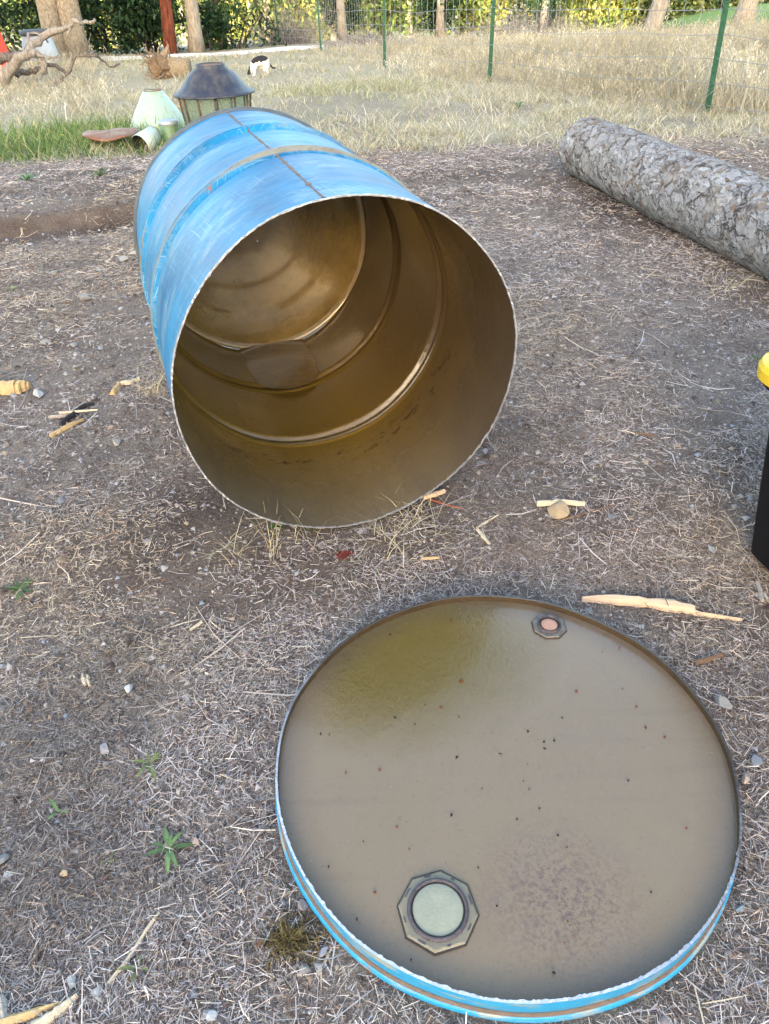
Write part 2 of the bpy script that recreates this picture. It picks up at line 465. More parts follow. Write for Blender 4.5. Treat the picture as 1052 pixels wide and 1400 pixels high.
M_BLUE = m_blue('blue_enamel')
M_HOOP_A = m_blue('worn_hoop', 1.0)
M_HOOP_B = m_blue('scuffed_hoop', 0.30)
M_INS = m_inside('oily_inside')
M_HEAD = m_inside('wet_head', True)
M_LID = m_lid_floor()
M_RUST = m_plain('rust', (0.20, 0.095, 0.045), 0.85, 0.0, 0.5, 40, 0.5)
M_SEAM = m_plain('seam_rust', (0.15, 0.105, 0.078), 0.8, 0.0, 0.5, 60, 0.4)
M_CUT = m_plain('cut_steel', (0.42, 0.42, 0.44), 0.45, 0.6, 0.6, 70, 0.5)
M_DARK = m_plain('dark_grime_shade', (0.035, 0.028, 0.024), 0.6, 0.0, 0.4, 60, 0.3)
M_CHIME = m_plain('dirty_chime', (0.085, 0.10, 0.11), 0.6, 0.2, 0.5, 30, 0.4)

# ------------------------------------------------------------------ the ground
def axis_coords(fine0, fine1, step, far0, far1, g=1.16):
    c = list(np.arange(fine0, fine1 + 1e-6, step))
    s = step
    while c[-1] < far1: s *= g; c.append(c[-1] + s)
    s = step; lo = []
    p = fine0
    while p > far0: s *= g; p -= s; lo.append(p)
    return np.array(lo[::-1] + c)
gx = axis_coords(-1.9, 2.0, 0.018, -900, 900, 1.12)
gy = axis_coords(0.0, 4.0, 0.020, -700, 1200, 1.07)
GX, GY = np.meshgrid(gx, gy)
GZ = terrain(GX, GY)
nx, ny = len(gx), len(gy)

def grass_line(x):
    """where bare earth gives way to dry grass"""
    return 4.45 + 0.10 * x * 0 + 0.25 * fbm(x, x * 0 + 3.1, 0.8, 3, 44) - 0.25 * ss(0.5, 2.5, x)
def zone_grass(x, y): return ss(-0.12, 0.35, y - grass_line(x)) * (1 - 0.45 * ss(0.12, 0.5, fbm(x, y, 1.0, 3, 46)) * (1 - ss(7, 9.5, y)))
def zone_green(x, y):
    e = ((x + 1.95) / 1.15) ** 2 + ((y - 5.25) / 0.75) ** 2
    return (1 - ss(0.55, 1.15, e + 0.35 * fbm(x, y, 0.5, 2, 12)))
def zone_dark(x, y):
    yb = rut_y(x)
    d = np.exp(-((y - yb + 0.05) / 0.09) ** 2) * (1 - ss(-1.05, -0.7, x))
    d2 = ss(0.08, 0.5, fbm(x, y, 0.55, 3, 71) + 0.22 * ss(0.5, 1.4, x)) * (1 - zone_grass(x, y))
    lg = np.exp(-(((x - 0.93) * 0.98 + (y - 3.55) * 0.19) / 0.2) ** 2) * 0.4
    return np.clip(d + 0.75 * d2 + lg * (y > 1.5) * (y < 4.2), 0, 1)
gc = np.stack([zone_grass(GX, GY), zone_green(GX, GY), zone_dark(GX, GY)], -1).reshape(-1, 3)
idx = np.arange(nx * ny).reshape(ny, nx)
GF = np.stack([idx[:-1, :-1], idx[:-1, 1:], idx[1:, 1:], idx[1:, :-1]], -1).reshape(-1, 4)
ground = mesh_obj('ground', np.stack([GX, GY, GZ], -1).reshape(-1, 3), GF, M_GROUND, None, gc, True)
tag(ground, 'bare brown earth with dry litter running into dry grass', 'ground', kind='structure')

# pale gravel path at the back left
pa, pb = at(100, 73, 14.2), at(420, 62, 16.5)
pv, pf = [], []
NPX = 60
for i in range(NPX):
    f = i / (NPX - 1)
    x = -9 + f * 8.2; yc = 14.9 + 0.16 * (x + 5) + 0.5 * max(0, f - 0.85) * 8
    w = 0.34 + 0.05 * math.sin(i * 1.7)
    if f > 0.9: w *= (1 - f) * 10 * 0.7 + 0.3
    for k in range(4):
        y = yc + (k / 3 - 0.5) * 2 * w
        pv.append((x, y, float(terrain(x, y)) + (0.045 if k in (1, 2) else -0.02)))
for i in range(NPX - 1):
    for k in range(3):
        a = i * 4 + k; pf.append((a, a + 4, a + 5, a + 1))
M_PATH = m_plain('pale_gravel', (0.62, 0.60, 0.56), 0.95, 0, 0.2, 25, 0.4)
tag(mesh_obj('gravel_path', pv, pf, M_PATH, None, None, True), 'pale gravel path along the foot of the trees', 'path', kind='structure')

# ------------------------------------------------------------------ unseen gabled block added behind the camera to shade the yard
def shade_blocker():
    e = empty('shade_blocker', (0, -42, -0.02))
    tag(e, 'unseen gabled block added behind the viewer to shade the yard', 'shade_blocker')
    mw = m_plain('blocker_boards', (0.34, 0.31, 0.27), 0.9, 0, 0.3, 3, 0.3)
    mr = m_plain('blocker_roof', (0.16, 0.15, 0.15), 0.7, 0.2, 0.2, 6, 0.2)
    X0, X1 = -44, 30
    V = [(X0, -8, 0), (X1, -8, 0), (X1, 8, 0), (X0, 8, 0), (X0, -8, 6.5), (X1, -8, 6.5), (X1, 8, 6.5), (X0, 8, 6.5), (X0, 0, 11.2), (X1, 0, 11.2)]
    mesh_obj('wall', V, [(0, 1, 5, 4), (3, 7, 6, 2), (1, 2, 6, 9, 5), (0, 4, 8, 7, 3)], mw, e)
    mb = MB()
    for s in (-1, 1):
        P = [(X0 - 0.4, s * 8.6, 6.25), (X1 + 0.4, s * 8.6, 6.25), (X1 + 0.4, 0, 11.35), (X0 - 0.4, 0, 11.35)]
        Q = [(a, b, c + 0.1) for a, b, c in P]
        mb.add(P + Q, [(0, 1, 2, 3), (7, 6, 5, 4), (0, 4, 5, 1), (1, 5, 6, 2), (2, 6, 7, 3), (3, 7, 4, 0)])
    mb.build('roof', mr, e)
    mesh_obj('door', *box(-2, 2, 8.003, 8.08, 0, 3.2), m_plain('blocker_door', (0.18, 0.10, 0.07), 0.8), e)
    for x in (-14, -8, 8, 14):
        w = mesh_obj('window', *box(x - 0.8, x + 0.8, 8.003, 8.06, 1.4, 2.7), m_plain('white_frame', (0.7, 0.7, 0.68), 0.6), e)
        mesh_obj('pane', *box(x - 0.7, x + 0.7, 8.062, 8.075, 1.5, 2.6), m_plain('dark_glass', (0.03, 0.035, 0.04), 0.08), w)
shade_blocker()

# ------------------------------------------------------------------ the blue drum
DC = Vector((-0.0399, 1.0694, 0.3076)); DA = Vector((0.30004, -0.95390, 0.00744)).normalized()
DS = Vector((0.95392, 0.30005, 0)).normalized(); DU = DA.cross(DS).normalized()
D_ROT = Matrix((DS, DU, DA)).transposed()
DR, DL, DT = 0.286, 0.862, 0.0018

def drum_wob(ang, z):
    return 0.0014 * np.sin(2 * ang + 3 * z + 0.6) + 0.0011 * np.sin(3 * ang - 5 * z + 2) + 0.0008 * np.sin(7 * ang + 11 * z)

def hoop_r(z, zc):
    t = (z - zc) / 0.020
    if abs(t) >= 1.6: return 0.0
    return 0.0075 * math.exp(-((abs(t) - 0.42) * 3.6) ** 2) - 0.0035 * math.exp(-((abs(t) - 1.0) * 4.6) ** 2)

def build_drum():
    base = DC - DA * 0.43; gz = float(terrain(base.x, base.y))
    e = empty('steel_drum', (base.x, base.y, gz))
    tag(e, 'blue steel oil drum lying on its side, cut open towards the viewer', 'drum')
    Mx = Matrix.Translation(DC - Vector((base.x, base.y, gz))) @ D_ROT.to_4x4()
    def put(o): o.matrix_local = Mx; return o
    H1, H2 = -0.322, -0.592
    K = 160
    def section(z0, z1, name, mo, n, hz=None):
        zs = np.linspace(z0, z1, n)
        pr = [(DR + (hoop_r(z, hz) if hz is not None else 0), z) for z in zs]
        Vo, Fo = lathe(pr, K, wob=drum_wob)
        Vi, Fi = lathe([(r - DT, z) for r, z in pr], K, wob=drum_wob)
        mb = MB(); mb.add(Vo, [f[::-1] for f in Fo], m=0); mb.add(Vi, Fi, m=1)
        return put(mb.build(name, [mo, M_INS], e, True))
    tag(section(0.0, H1 + 0.034, 'body_section', M_BLUE, 8), 'front band of the drum, oily brown within')
    tag(section(H1 + 0.034, H1 - 0.034, 'rolling_hoop', M_HOOP_A, 45, H1), 'worn front rolling hoop, paint rubbed to bare metal')
    section(H1 - 0.034, H2 + 0.034, 'body_section', M_BLUE, 8)
    tag(section(H2 + 0.034, H2 - 0.034, 'rolling_hoop', M_HOOP_B, 45, H2), 'rear rolling hoop, mostly blue')
    section(H2 - 0.034, -DL + 0.012, 'body_section', M_BLUE, 10)
    # back chime
    pr = [(DR + 0.0005, -DL + 0.016), (DR + 0.005, -DL + 0.014), (DR + 0.0065, -DL + 0.006), (DR + 0.005, -DL), (DR - 0.004, -DL - 0.001), (DR - 0.006, -DL + 0.004), (DR - 0.005, -DL + 0.014)]
    put(mesh_obj('chime', *lathe(pr, K, True), M_CHIME, e, None, True))
    # closed end
    rings = [(DR - 0.001, -DL + 0.028), (DR - 0.010, -DL + 0.021), (DR - 0.020, -DL + 0.024), (0.20, -DL + 0.026), (0.12, -DL + 0.0275), (0.05, -DL + 0.0265), (0.002, -DL + 0.026)]
    V, F = lathe(rings, K)
    put(mesh_obj('bottom_head', V, F, M_HEAD, e, None, True))
    # longitudinal weld
    a0 = R_(95.5)
    mb = MB()
    N = 90
    zs = np.linspace(-0.002, -DL + 0.012, N); vv = []
    rng = np.random.default_rng(3)
    for z in zs:
        r = DR + hoop_r(z, H1) + hoop_r(z, H2) + float(drum_wob(np.array(a0), z))
        w = 0.0022 * (1 + 0.5 * rng.standard_normal())
        for da, dr in ((-1, 0.0002), (0, 0.0016), (1, 0.0002)):
            aa = a0 + da * max(0.0012, w) / DR
            vv.append(((r + dr) * math.cos(aa), (r + dr) * math.sin(aa), z))
    ff = [(i * 3 + k, i * 3 + k + 1, i * 3 + k + 4, i * 3 + k + 3) for i in range(N - 1) for k in (0, 1)]
    put(mesh_obj('weld_seam', vv, ff, M_SEAM, e, None, True))
    # ragged cut edge
    k = 420; ang = np.arange(k) / k * 2 * math.pi
    jit = 0.0005 * rng.standard_normal(k) + 0.0007 * np.sin(ang * 9) * np.sin(ang * 23)
    w = drum_wob(ang, 0.0)
    V = []
    for dr, dz in ((0.0003, -0.002), (0.0004, 0.0006), (-DT - 0.0002, 0.0008), (-DT - 0.0003, -0.002)):
        rr = DR + w + dr + 0.0003 * rng.standard_normal(k)
        V.append(np.stack([rr * np.cos(ang), rr * np.sin(ang), dz + (jit if dz > 0 else 0 * jit)], -1))
    V = np.concatenate(V); F = []
    for i in range(4):
        i2 = (i + 1) % 4
        for j in range(k): F.append((i * k + j, i * k + (j + 1) % k, i2 * k + (j + 1) % k, i2 * k + j))
    put(mesh_obj('cut_edge', V, F, M_CUT, e))
    # oil standing at the bottom of the closed end
    yl = -0.2715; pts = []
    zz = np.linspace(-DL + 0.0255, H2 + 0.035, 30)
    for z in zz:
        f = (z - zz[0]) / (zz[-1] - zz[0])
        hw = math.sqrt((DR - DT + 0.0005) ** 2 - yl ** 2) * math.sqrt(max(0.01, 1 - f ** 7))
        pts.append((-hw * (1 + 0.03 * math.sin(f * 17)), yl, z)); pts.append((hw * (1 + 0.03 * math.sin(f * 13 + 2)), yl, z))
    F = [(2 * i, 2 * i + 1, 2 * i + 3, 2 * i + 2) for i in range(len(zz) - 1)]
    t = NT('standing_oil'); v = t.coords()
    sh = t.bsdf(t.mix(t.noise(v, 20, 4), (0.10, 0.055, 0.012), (0.16, 0.095, 0.024)), 0.08, normal=t.bump(t.noise(v, 60, 4, 0.7, 0.5), 0.35, 0.004), coat=0.8, coat_rough=0.03)
    po = mesh_obj('oil_pool', pts, F, t.done(sh), None, None, True)
    po.matrix_world = Matrix.Translation(DC) @ D_ROT.to_4x4()
    tag(po, 'shallow pool of dark brown oil at the bottom of the drum', 'oil pool')
build_drum()

# ------------------------------------------------------------------ the cut-off lid
LC = np.array([0.139, 0.569, -0.014])
def build_lid():
    e = empty('drum_lid', LC)
    tag(e, 'cut-off drum head lying inside up, brown oily pan with two bungs', 'drum lid')
    K = 180; R0 = 0.2900
    rng = np.random.default_rng(8)
    wob = lambda a, z: 0.0012 * np.sin(2 * a + 1) + 0.0007 * np.sin(5 * a) + 0.0005 * np.sin(11 * a + z * 40)
    FL = 0.0310
    V, F = lathe([(R0 - 0.0020, FL - 0.0008), (R0 - 0.012, FL - 0.0006), (R0 - 0.030, FL), (0.20, FL + 0.0012), (0.12, FL + 0.0022), (0.05, FL + 0.0026), (0.001, FL + 0.0026)], K, wob=wob)
    mesh_obj('pan', V, F, M_LID, e, None, True)
    # skirt: blue outside, brown within
    mb = MB()
    Vo, Fo = lathe([(R0 - 0.001, 0.0145), (R0, 0.018), (R0, 0.041)], K, wob=wob)
    Vi, Fi = lathe([(R0 - 0.0025, 0.012), (R0 - 0.0018, 0.041)], K, wob=wob)
    mb.add(Vo, Fo, m=0); mb.add(Vi, [f[::-1] for f in Fi], m=1)
    mb.build('skirt', [M_LIDBLUE, M_LIDIN], e, True)
    V, F = lathe([(R0 - 0.002, 0.0005), (R0 + 0.0035, 0.001), (R0 + 0.0052, 0.005), (R0 + 0.0045, 0.0105), (R0 + 0.0018, 0.0128), (R0 - 0.004, 0.0125), (R0 - 0.006, 0.004)], K, True, wob=wob)
    mesh_obj('chime', V, F, M_LIDBLUE, e, None, True)
    V, F = lathe([(R0 + 0.0026, 0.0125), (R0 + 0.0022, 0.0150), (R0 - 0.0005, 0.0155)], K, wob=wob)
    tag(mesh_obj('chime_groove', V, F, M_SEAM, e, None, True), 'rusty line above the chime')
    # bright burred cut edge
    k = 700; ang = np.arange(k) / k * 2 * math.pi
    nearside = 0.35 + 0.65 * ss(-0.4, 0.5, -np.sin(ang + 0.25))
    jit = (0.0005 * rng.standard_normal(k) + 0.0006 * np.sin(ang * 31) * np.sin(ang * 47 + 1)) * nearside
    inn = 0.0006 + np.abs(0.0011 * np.convolve(rng.standard_normal(k), [.4, .4, .4], 'same')) * nearside
    w = wob(ang, 0.041); Vv = []
    for rr, zz in ((R0 + w + 0.0004, 0.0402 + 0 * ang), (R0 + w + 0.0007, 0.0418 + 0.4 * jit), (R0 + w - inn - 0.001, 0.0422 + jit), (R0 + w - 0.0022, 0.0402 + 0 * ang)):
        Vv.append(np.stack([rr * np.cos(ang), rr * np.sin(ang), zz], -1))
    F = []
    for i in range(4):
        i2 = (i + 1) % 4
        for j in range(k): F.append((i * k + j, i * k + (j + 1) % k, i2 * k + (j + 1) % k, i2 * k + j))
    mesh_obj('cut_edge', np.concatenate(Vv), F, M_LIDCUT, e)
    # bungs
    def bung(u, v, Ro, Rn, Rp, rot, mplug, mflange, lab):
        d = ray(u, v); t = (LC[2] + FL + 0.002 - CAM_H) / d[2]
        p = np.array([0, 0, CAM_H]) + d * t - LC
        p[2] = FL + 0.001
        def ngon(r, z0, z1, n, inset=0.0):
            a = np.arange(n) / n * 2 * math.pi + rot
            V = [(r * math.cos(x), r * math.sin(x), z0) for x in a] + [((r - inset) * math.cos(x), (r - inset) * math.sin(x), z1) for x in a]
            return V, [tuple(range(n, 2 * n))] + [(i, (i + 1) % n, n + (i + 1) % n, n + i) for i in range(n)]
        fl = mesh_obj('bung_flange', *ngon(Ro * 1.0, 0.0012, 0.0036, 8, Ro * 0.06), mflange, e, None, False, p)
        tag(fl, lab)
        mesh_obj('gasket_line', *ngon(Ro * 1.035, 0.0, 0.0016, 8, 0.0004), M_DARK, fl)
        pr = [(Rn * 1.09, 0.0034), (Rn * 1.06, 0.0066), (Rn, 0.0076), (Rn * 0.955, 0.0070), (Rn * 0.945, 0.0030)]
        mesh_obj('neck_ring', *lathe(pr, 48), M_NECK, fl, None, True)
        mb = MB()
        for i in range(8):     # small cast lugs between the ring and the corners
            a = rot + (i + 0.5) / 8 * 2 * math.pi; r = (Rn * 1.12 + Ro * 0.92) / 2
            ww = 0.05 + 0.09 * ((i * 37) % 5) / 5; bx = box(-Ro * 0.022, Ro * 0.022, -Ro * ww, Ro * ww, 0.003, 0.0040)
            V = [(x * math.cos(a) - y * math.sin(a) + r * math.cos(a), x * math.sin(a) + y * math.cos(a) + r * math.sin(a), z) for x, y, z in bx[0]]
            mb.add(V, bx[1])
        tag(mb.build('cast_lettering', M_NECK, fl), kind='stuff')
        V, F = lathe([(Rp, 0.0030), (Rp, 0.0046), (Rp * 0.96, 0.0050), (Rp * 0.5, 0.0050), (0.0005, 0.0050)], 48)
        mesh_obj('plug', V, F, mplug, fl, None, True)
        mesh_obj('gap_shade', *lathe([(Rn * 0.95, 0.0037), (Rp * 0.9, 0.0037)], 48), M_DARK, fl)  # dark annulus painting in the shade between plug and ring
    bung(599, 1245, 0.0440, 0.0312, 0.0278, R_(22.5 + 14), m_plain('plug_grey_green', (0.27, 0.27, 0.20), 0.45, 0, 0.2, 90, 0.25), m_plain('flange_grey', (0.20, 0.175, 0.125), 0.4, 0.1, 0.25, 60, 0.3), 'large octagonal bung flange with a grey-green plug, near side of the pan')
    bung(751, 856, 0.0270, 0.0170, 0.0125, R_(22.5), m_plain('plug_pink', (0.42, 0.23, 0.16), 0.55, 0, 0.15, 120, 0.2), m_plain('flange_dark', (0.13, 0.115, 0.10), 0.4, 0.1, 0.3, 80, 0.4), 'small bung flange with a pinkish plug, far side of the pan')
    return e
def m_lid_blue():
    t = NT('lid_blue'); v = t.coords()
    n = t.noise(t.coords((14, 14, 60)), 1.0, 5, 0.7); n2 = t.noise(v, 90, 4, 0.7)
    c = t.mix(n2, (0.015, 0.20, 0.44), (0.03, 0.33, 0.58))
    c = t.mix(t.ramp(n, [(0.52, 0.0), (0.62, 0.85)]), c, (0.33, 0.31, 0.22))
    c = t.mix(t.ramp(t.noise(v, 28, 5, 0.7), [(0.60, 0.0), (0.68, 0.7)]), c, (0.24, 0.13, 0.08))
    return t.done(t.bsdf(c, 0.4, normal=t.bump(n2, 0.15, 0.002)))
M_LIDBLUE = m_lid_blue()
M_LIDIN = m_plain('lid_wall_residue', (0.050, 0.032, 0.016), 0.4, 0, 0.4, 50, 0.3)
def m_lidcut():
    t = NT('burred_steel'); v = t.coords()
    tc = t.n('TexCoord'); sx = t.n('SeparateXYZ'); t.l(tc.outputs['Object'], sx.inputs[0])
    raw = t.math('ADD', t.math('MULTIPLY_ADD', t.math('ADD', sx.outputs[1], t.math('MULTIPLY', sx.outputs[0], 0.5)), -3.2, 0.20), t.math('MULTIPLY', t.math('SUBTRACT', t.noise(v, 30, 4, 0.7), 0.5), 1.4), clamp=True)
    c = t.mix(raw, (0.075, 0.070, 0.070), (0.42, 0.47, 0.56))      # dark on the far edge, pale burrs on the near one
    return t.done(t.bsdf(c, 0.45, 0.3, normal=t.bump(t.noise(v, 400, 3), 0.4, 0.002)))
M_LIDCUT = m_lidcut()
M_NECK = m_plain('neck_grime', (0.075, 0.062, 0.072), 0.5, 0.1, 0.5, 120, 0.5)
build_lid()

def lid_specks():
    rng = np.random.default_rng(21)
    mb = MB()
    spots = [(631, 931, 9, 1), (603, 967, 8, 1), (633, 1051, 0, 0), (520, 1052, 7, 2), (474, 1056, 6, 2), (722, 1000, 5, 0), (744, 1014, 5, 0), (758, 1012, 5, 0), (769, 981, 4, 0), (745, 1023, 4, 0), (724, 1079, 5, 0), (738, 1105, 4, 0), (763, 1141, 4, 0), (617, 1114, 5, 0), (788, 945, 7, 2), (883, 994, 5, 1), (870, 965, 4, 1), (625, 1036, 8, 0), (450, 1185, 5, 0), (560, 1160, 3, 2)]
    cols = [(0.012, 0.012, 0.02), (0.12, 0.05, 0.02), (0.16, 0.06, 0.06)]
    for _ in range(34):
        a, r = rng.random() * 6.283, 0.275 * math.sqrt(rng.random())
        spots.append((None, (LC[0] + r * math.cos(a), LC[1] + r * math.sin(a)), 1.2 + 1.6 * rng.random(), rng.choice([0, 1, 2])))
    for u, v, s, ci in spots:
        if u is not None:
            if s <= 0: continue
            d = ray(u, v); t = (LC[2] + 0.0340 - CAM_H) / d[2]; x, y = (d * t)[:2]
            s = s * 0.00042
        else:
            x, y = v; s = s * 0.0006
        n = 6; a = np.sort(rng.random(n)) * 6.283; rr = s * (0.6 + 0.6 * rng.random(n)); el = 0.5 + rng.random()
        th = rng.random() * 3.14
        px = rr * np.cos(a) * el; py = rr * np.sin(a)
        qx = px * math.cos(th) - py * math.sin(th); qy = px * math.sin(th) + py * math.cos(th)
        z = LC[2] + 0.0340
        V = [(x + i, y + j, z - 0.002) for i, j in zip(qx, qy)] + [(x + i * 0.7, y + j * 0.7, z + 0.0011 + 0.0004 * rng.random()) for i, j in zip(qx, qy)]
        mb.add(V, [tuple(range(n, 2 * n))] + [(i, (i + 1) % n, n + (i + 1) % n, n + i) for i in range(n)], cols[ci])
    o = mb.build('flakes', M_STRAW)
    tag(o, 'dark and reddish flakes scattered over the pan of the lid', 'flakes', kind='stuff')
lid_specks()

# ------------------------------------------------------------------ the log
def build_log():
    A = G(762, 240); B = G(1046, 393)
    dirv = (B - A); dirv[2] = 0; dirv /= np.linalg.norm(dirv)
    perp = np.array([-dirv[1], dirv[0], 0]); perp = perp if perp[0] > 0 else -perp
    Rl = 0.128; L = 3.3
    K, N = 150, 420
    rng = np.random.default_rng(5)
    s = np.linspace(0, L, N); a = np.arange(K) / K * 2 * math.pi
    Sg, Ag = np.meshgrid(s, a, indexing='ij')
    circ = 2 * math.pi * Rl
    # plates: Worley cells on the unrolled bark
    fine = fbm(Sg, Ag * Rl, 0.012, 3, 33)
    def worley(cs, ca, asp, w1, w2, sd0):
        ns = int(L * circ / (cs * ca)); seeds = np.stack([rng.random(ns) * (L + 0.1) - 0.05, rng.random(ns) * circ], -1)
        seeds = seeds[np.argsort(seeds[:, 0])]
        ws = Sg + w1 * fbm(Sg, Ag * Rl, 0.05, 4, sd0) + 0.35 * (Ag * Rl - 0.4); wa = Ag * Rl + w2 * fbm(Sg, Ag * Rl, 0.04, 4, sd0 + 5)
        F1 = np.full(Sg.shape, 9.0); F2 = np.full(Sg.shape, 9.0); ID = np.zeros(Sg.shape, int)
        for r0 in range(0, N, 20):
            wsb = ws[r0:r0 + 20]; lo, hi = wsb.min() - 3 * cs, wsb.max() + 3 * cs
            i0, i1 = np.searchsorted(seeds[:, 0], [lo, hi])
            if i1 - i0 < 3: i0, i1 = max(0, min(i0, ns - 3)), max(3, min(ns, i0 + 3))
            sd = seeds[i0:i1]
            du = (wsb[:, :, None] - sd[:, 0]) / asp
            dv = np.abs(wa[r0:r0 + 20, :, None] - sd[:, 1]) % circ; dv = np.minimum(dv, circ - dv)
            D = np.hypot(du, dv); d2 = np.partition(D, 1, axis=2)[..., :2]
            F1[r0:r0 + 20], F2[r0:r0 + 20] = d2[..., 0], d2[..., 1]; ID[r0:r0 + 20] = np.argmin(D, axis=2) + i0
        return F2 - F1, ID, seeds
    E1, ID, seeds = worley(0.085, 0.042, 1.7, 0.030, 0.018, 31)
    E2, ID2, seeds2 = worley(0.032, 0.017, 1.7, 0.014, 0.010, 51)
    cw = 0.0022 + 0.0036 * ss(-0.35, 0.35, fbm(Sg, Ag * Rl, 0.06, 2, 36))
    crack = 1 - ss(0.1, 1.0, (E1 + 0.0016 * fine) / cw)
    small = (1 - ss(0.0, 0.0022, E2 + 0.0006 * fine)) * ss(-0.15, 0.3, fbm(Sg, Ag * Rl, 0.08, 2, 38))
    crack = np.maximum(crack, 0.55 * small)
    edge = 1 - ss(0.001, 0.014, E1 + 0.004 * fine)
    hgt = 0.6 * rng.random(len(seeds))[ID] + 0.4 * rng.random(len(seeds2))[ID2]
    flak = fbm(Sg * 0.6, Ag * Rl, 0.03, 3, 34)
    rad = Rl * (1 + 0.03 * np.sin(Ag * 2 + Sg * 1.3) + 0.02 * fbm(Sg, Ag * Rl, 0.4, 2, 35) + 0.03 * ss(0, 2.6, Sg)) - 0.0030 * crack + 0.0024 * (hgt - 0.5) + 0.0008 * fine + 0.0016 * np.round(flak * 3.5) / 3.5 + 0.006 * fbm(Sg, Ag * Rl, 0.18, 2, 47)
    rad = rad * (0.90 + 0.10 * ss(0, 0.05, Sg))
    gz = terrain(A[0] + dirv[0] * s, A[1] + dirv[1] * s)
    e = empty('felled_log', (A[0], A[1], A[2]))
    tag(e, 'felled log with grey flaky bark lying at the right of the yard', 'log')
    zc = np.interp(s, [0, 0.9, 1.8, L], [gz[5] + Rl - 0.006, float(gz[150]) + Rl - 0.008, float(gz[300]) + Rl - 0.008, gz[-1] + Rl - 0.008])
    cen = np.stack([dirv[0] * s + perp[0] * (Rl * 0.86), dirv[1] * s + perp[1] * (Rl * 0.86), zc - A[2]], -1)
    V = cen[:, None, :] + (rad * np.cos(Ag))[..., None] * perp + (rad * np.sin(Ag))[..., None] * np.array([0, 0, 1.0])
    idx = np.arange(N * K).reshape(N, K)
    F = np.stack([idx[:-1], idx[1:], np.roll(idx[1:], -1, 1), np.roll(idx[:-1], -1, 1)], -1).reshape(-1, 4)
    pal = np.array([(0.27, 0.265, 0.27), (0.32, 0.32, 0.325), (0.25, 0.245, 0.245), (0.28, 0.265, 0.255), (0.27, 0.27, 0.28)])
    C = pal[rng.integers(0, len(pal), len(seeds))][ID] * (1 + 0.30 * fine + 0.20 * np.round(flak * 3.5) / 3.5)[..., None]
    redder = ss(0.15, 0.45, fbm(Sg, Ag * Rl, 0.11, 3, 37))[..., None]
    C = C * (1 - 0.28 * redder) + np.array((0.20, 0.15, 0.12)) * 0.28 * redder
    lich = ss(0.38, 0.5, fbm(Sg, Ag * Rl, 0.05, 3, 39))[..., None] * 0.28
    C = C * (1 - lich) + np.array((0.33, 0.36, 0.22)) * lich
    orange = (np.exp(-((Sg - 1.98) / 0.05) ** 2) * ss(0.0, 0.3, fbm(Sg, Ag * Rl, 0.05, 2, 40)))[..., None]
    C = C * (1 - orange) + np.array((0.38, 0.16, 0.06)) * orange
    t = NT('bark'); v = t.coords()
    at_ = t.n('Attribute'); at_.attribute_name = 'bark_uv'
    def warp(scale, amt, sc):
        nz = t.n('TexNoise'); nz.inputs['Scale'].default_value = scale; nz.inputs['Detail'].default_value = 4; t.l(at_.outputs['Vector'], nz.inputs['Vector'])
        q = t.n('VectorMath', operation='MULTIPLY_ADD'); t.l(nz.outputs['Color'], q.inputs[0]); q.inputs[1].default_value = (amt, amt, 0); t.l(at_.outputs['Vector'], q.inputs[2])
        r = t.n('VectorRotate', rotation_type='Z_AXIS'); r.inputs['Angle'].default_value = 0.35; t.l(q.outputs[0], r.inputs['Vector'])
        z = t.n('VectorMath', operation='MULTIPLY'); t.l(r.outputs[0], z.inputs[0]); z.inputs[1].default_value = sc + (0,)
        return z.outputs[0]
    w1 = warp(26, 0.07, (10.5, 19)); w2 = warp(70, 0.035, (30, 56))
    e1 = t.vor(w1, 1.0, 'DISTANCE_TO_EDGE'); e2 = t.vor(w2, 1.0, 'DISTANCE_TO_EDGE')
    rg = t.noise(v, 120, 4, 0.7)
    e1n = t.math('ADD', e1, t.math('MULTIPLY', t.math('SUBTRACT', rg, 0.5), 0.20)); e2n = t.math('ADD', e2, t.math('MULTIPLY', t.math('SUBTRACT', rg, 0.5), 0.18))
    k1 = t.math('MULTIPLY', t.ramp(e1n, [(0.0, 1.0), (0.05, 0.0)]), t.ramp(t.noise(v, 11, 4, 0.6), [(0.38, 0.25), (0.58, 1.0)])); k2 = t.math('MULTIPLY', t.ramp(e2n, [(0.0, 1.0), (0.07, 0.0)]), t.ramp(t.noise(v, 14, 3), [(0.40, 0.0), (0.60, 0.8)]))
    kk = t.math('MAXIMUM', k1, k2)
    brown = t.math('MULTIPLY', t.ramp(e1n, [(0.02, 1.0), (0.16, 0.0)]), t.ramp(t.noise(v, 9, 3), [(0.42, 0.2), (0.62, 1.0)]))
    c = t.mix(t.math('MULTIPLY', t.ramp(t.noise(v, 170, 4, 0.7), [(0.35, 1.0), (0.58, 0.0)]), 0.55), t.attr(), (0.10, 0.08, 0.07))
    pl = t.n('TexVoronoi', feature='F1'); pl.inputs['Scale'].default_value = 1.0; t.l(w2, pl.inputs['Vector'])
    sp2 = t.n('SeparateColor'); t.l(pl.outputs['Color'], sp2.inputs[0])
    c = t.mix(t.math('MULTIPLY', sp2.outputs[0], 0.35), c, (0.40, 0.40, 0.42))
    c = t.mix(t.math('MULTIPLY', brown, 0.45), c, (0.15, 0.10, 0.075))
    c = t.mix(t.math('MULTIPLY', kk, 0.82), c, (0.030, 0.019, 0.014))
    hb = t.math('ADD', t.math('MULTIPLY', kk, -1.0), t.math('MULTIPLY', sp2.outputs[1], 0.35))
    bb = t.bump(hb, 0.9, 0.007); bb = t.bump(t.noise(v, 220, 4, 0.7), 0.5, 0.003, bb)
    bk = t.done(t.bsdf(c, 0.95, normal=bb, spec=0.12))
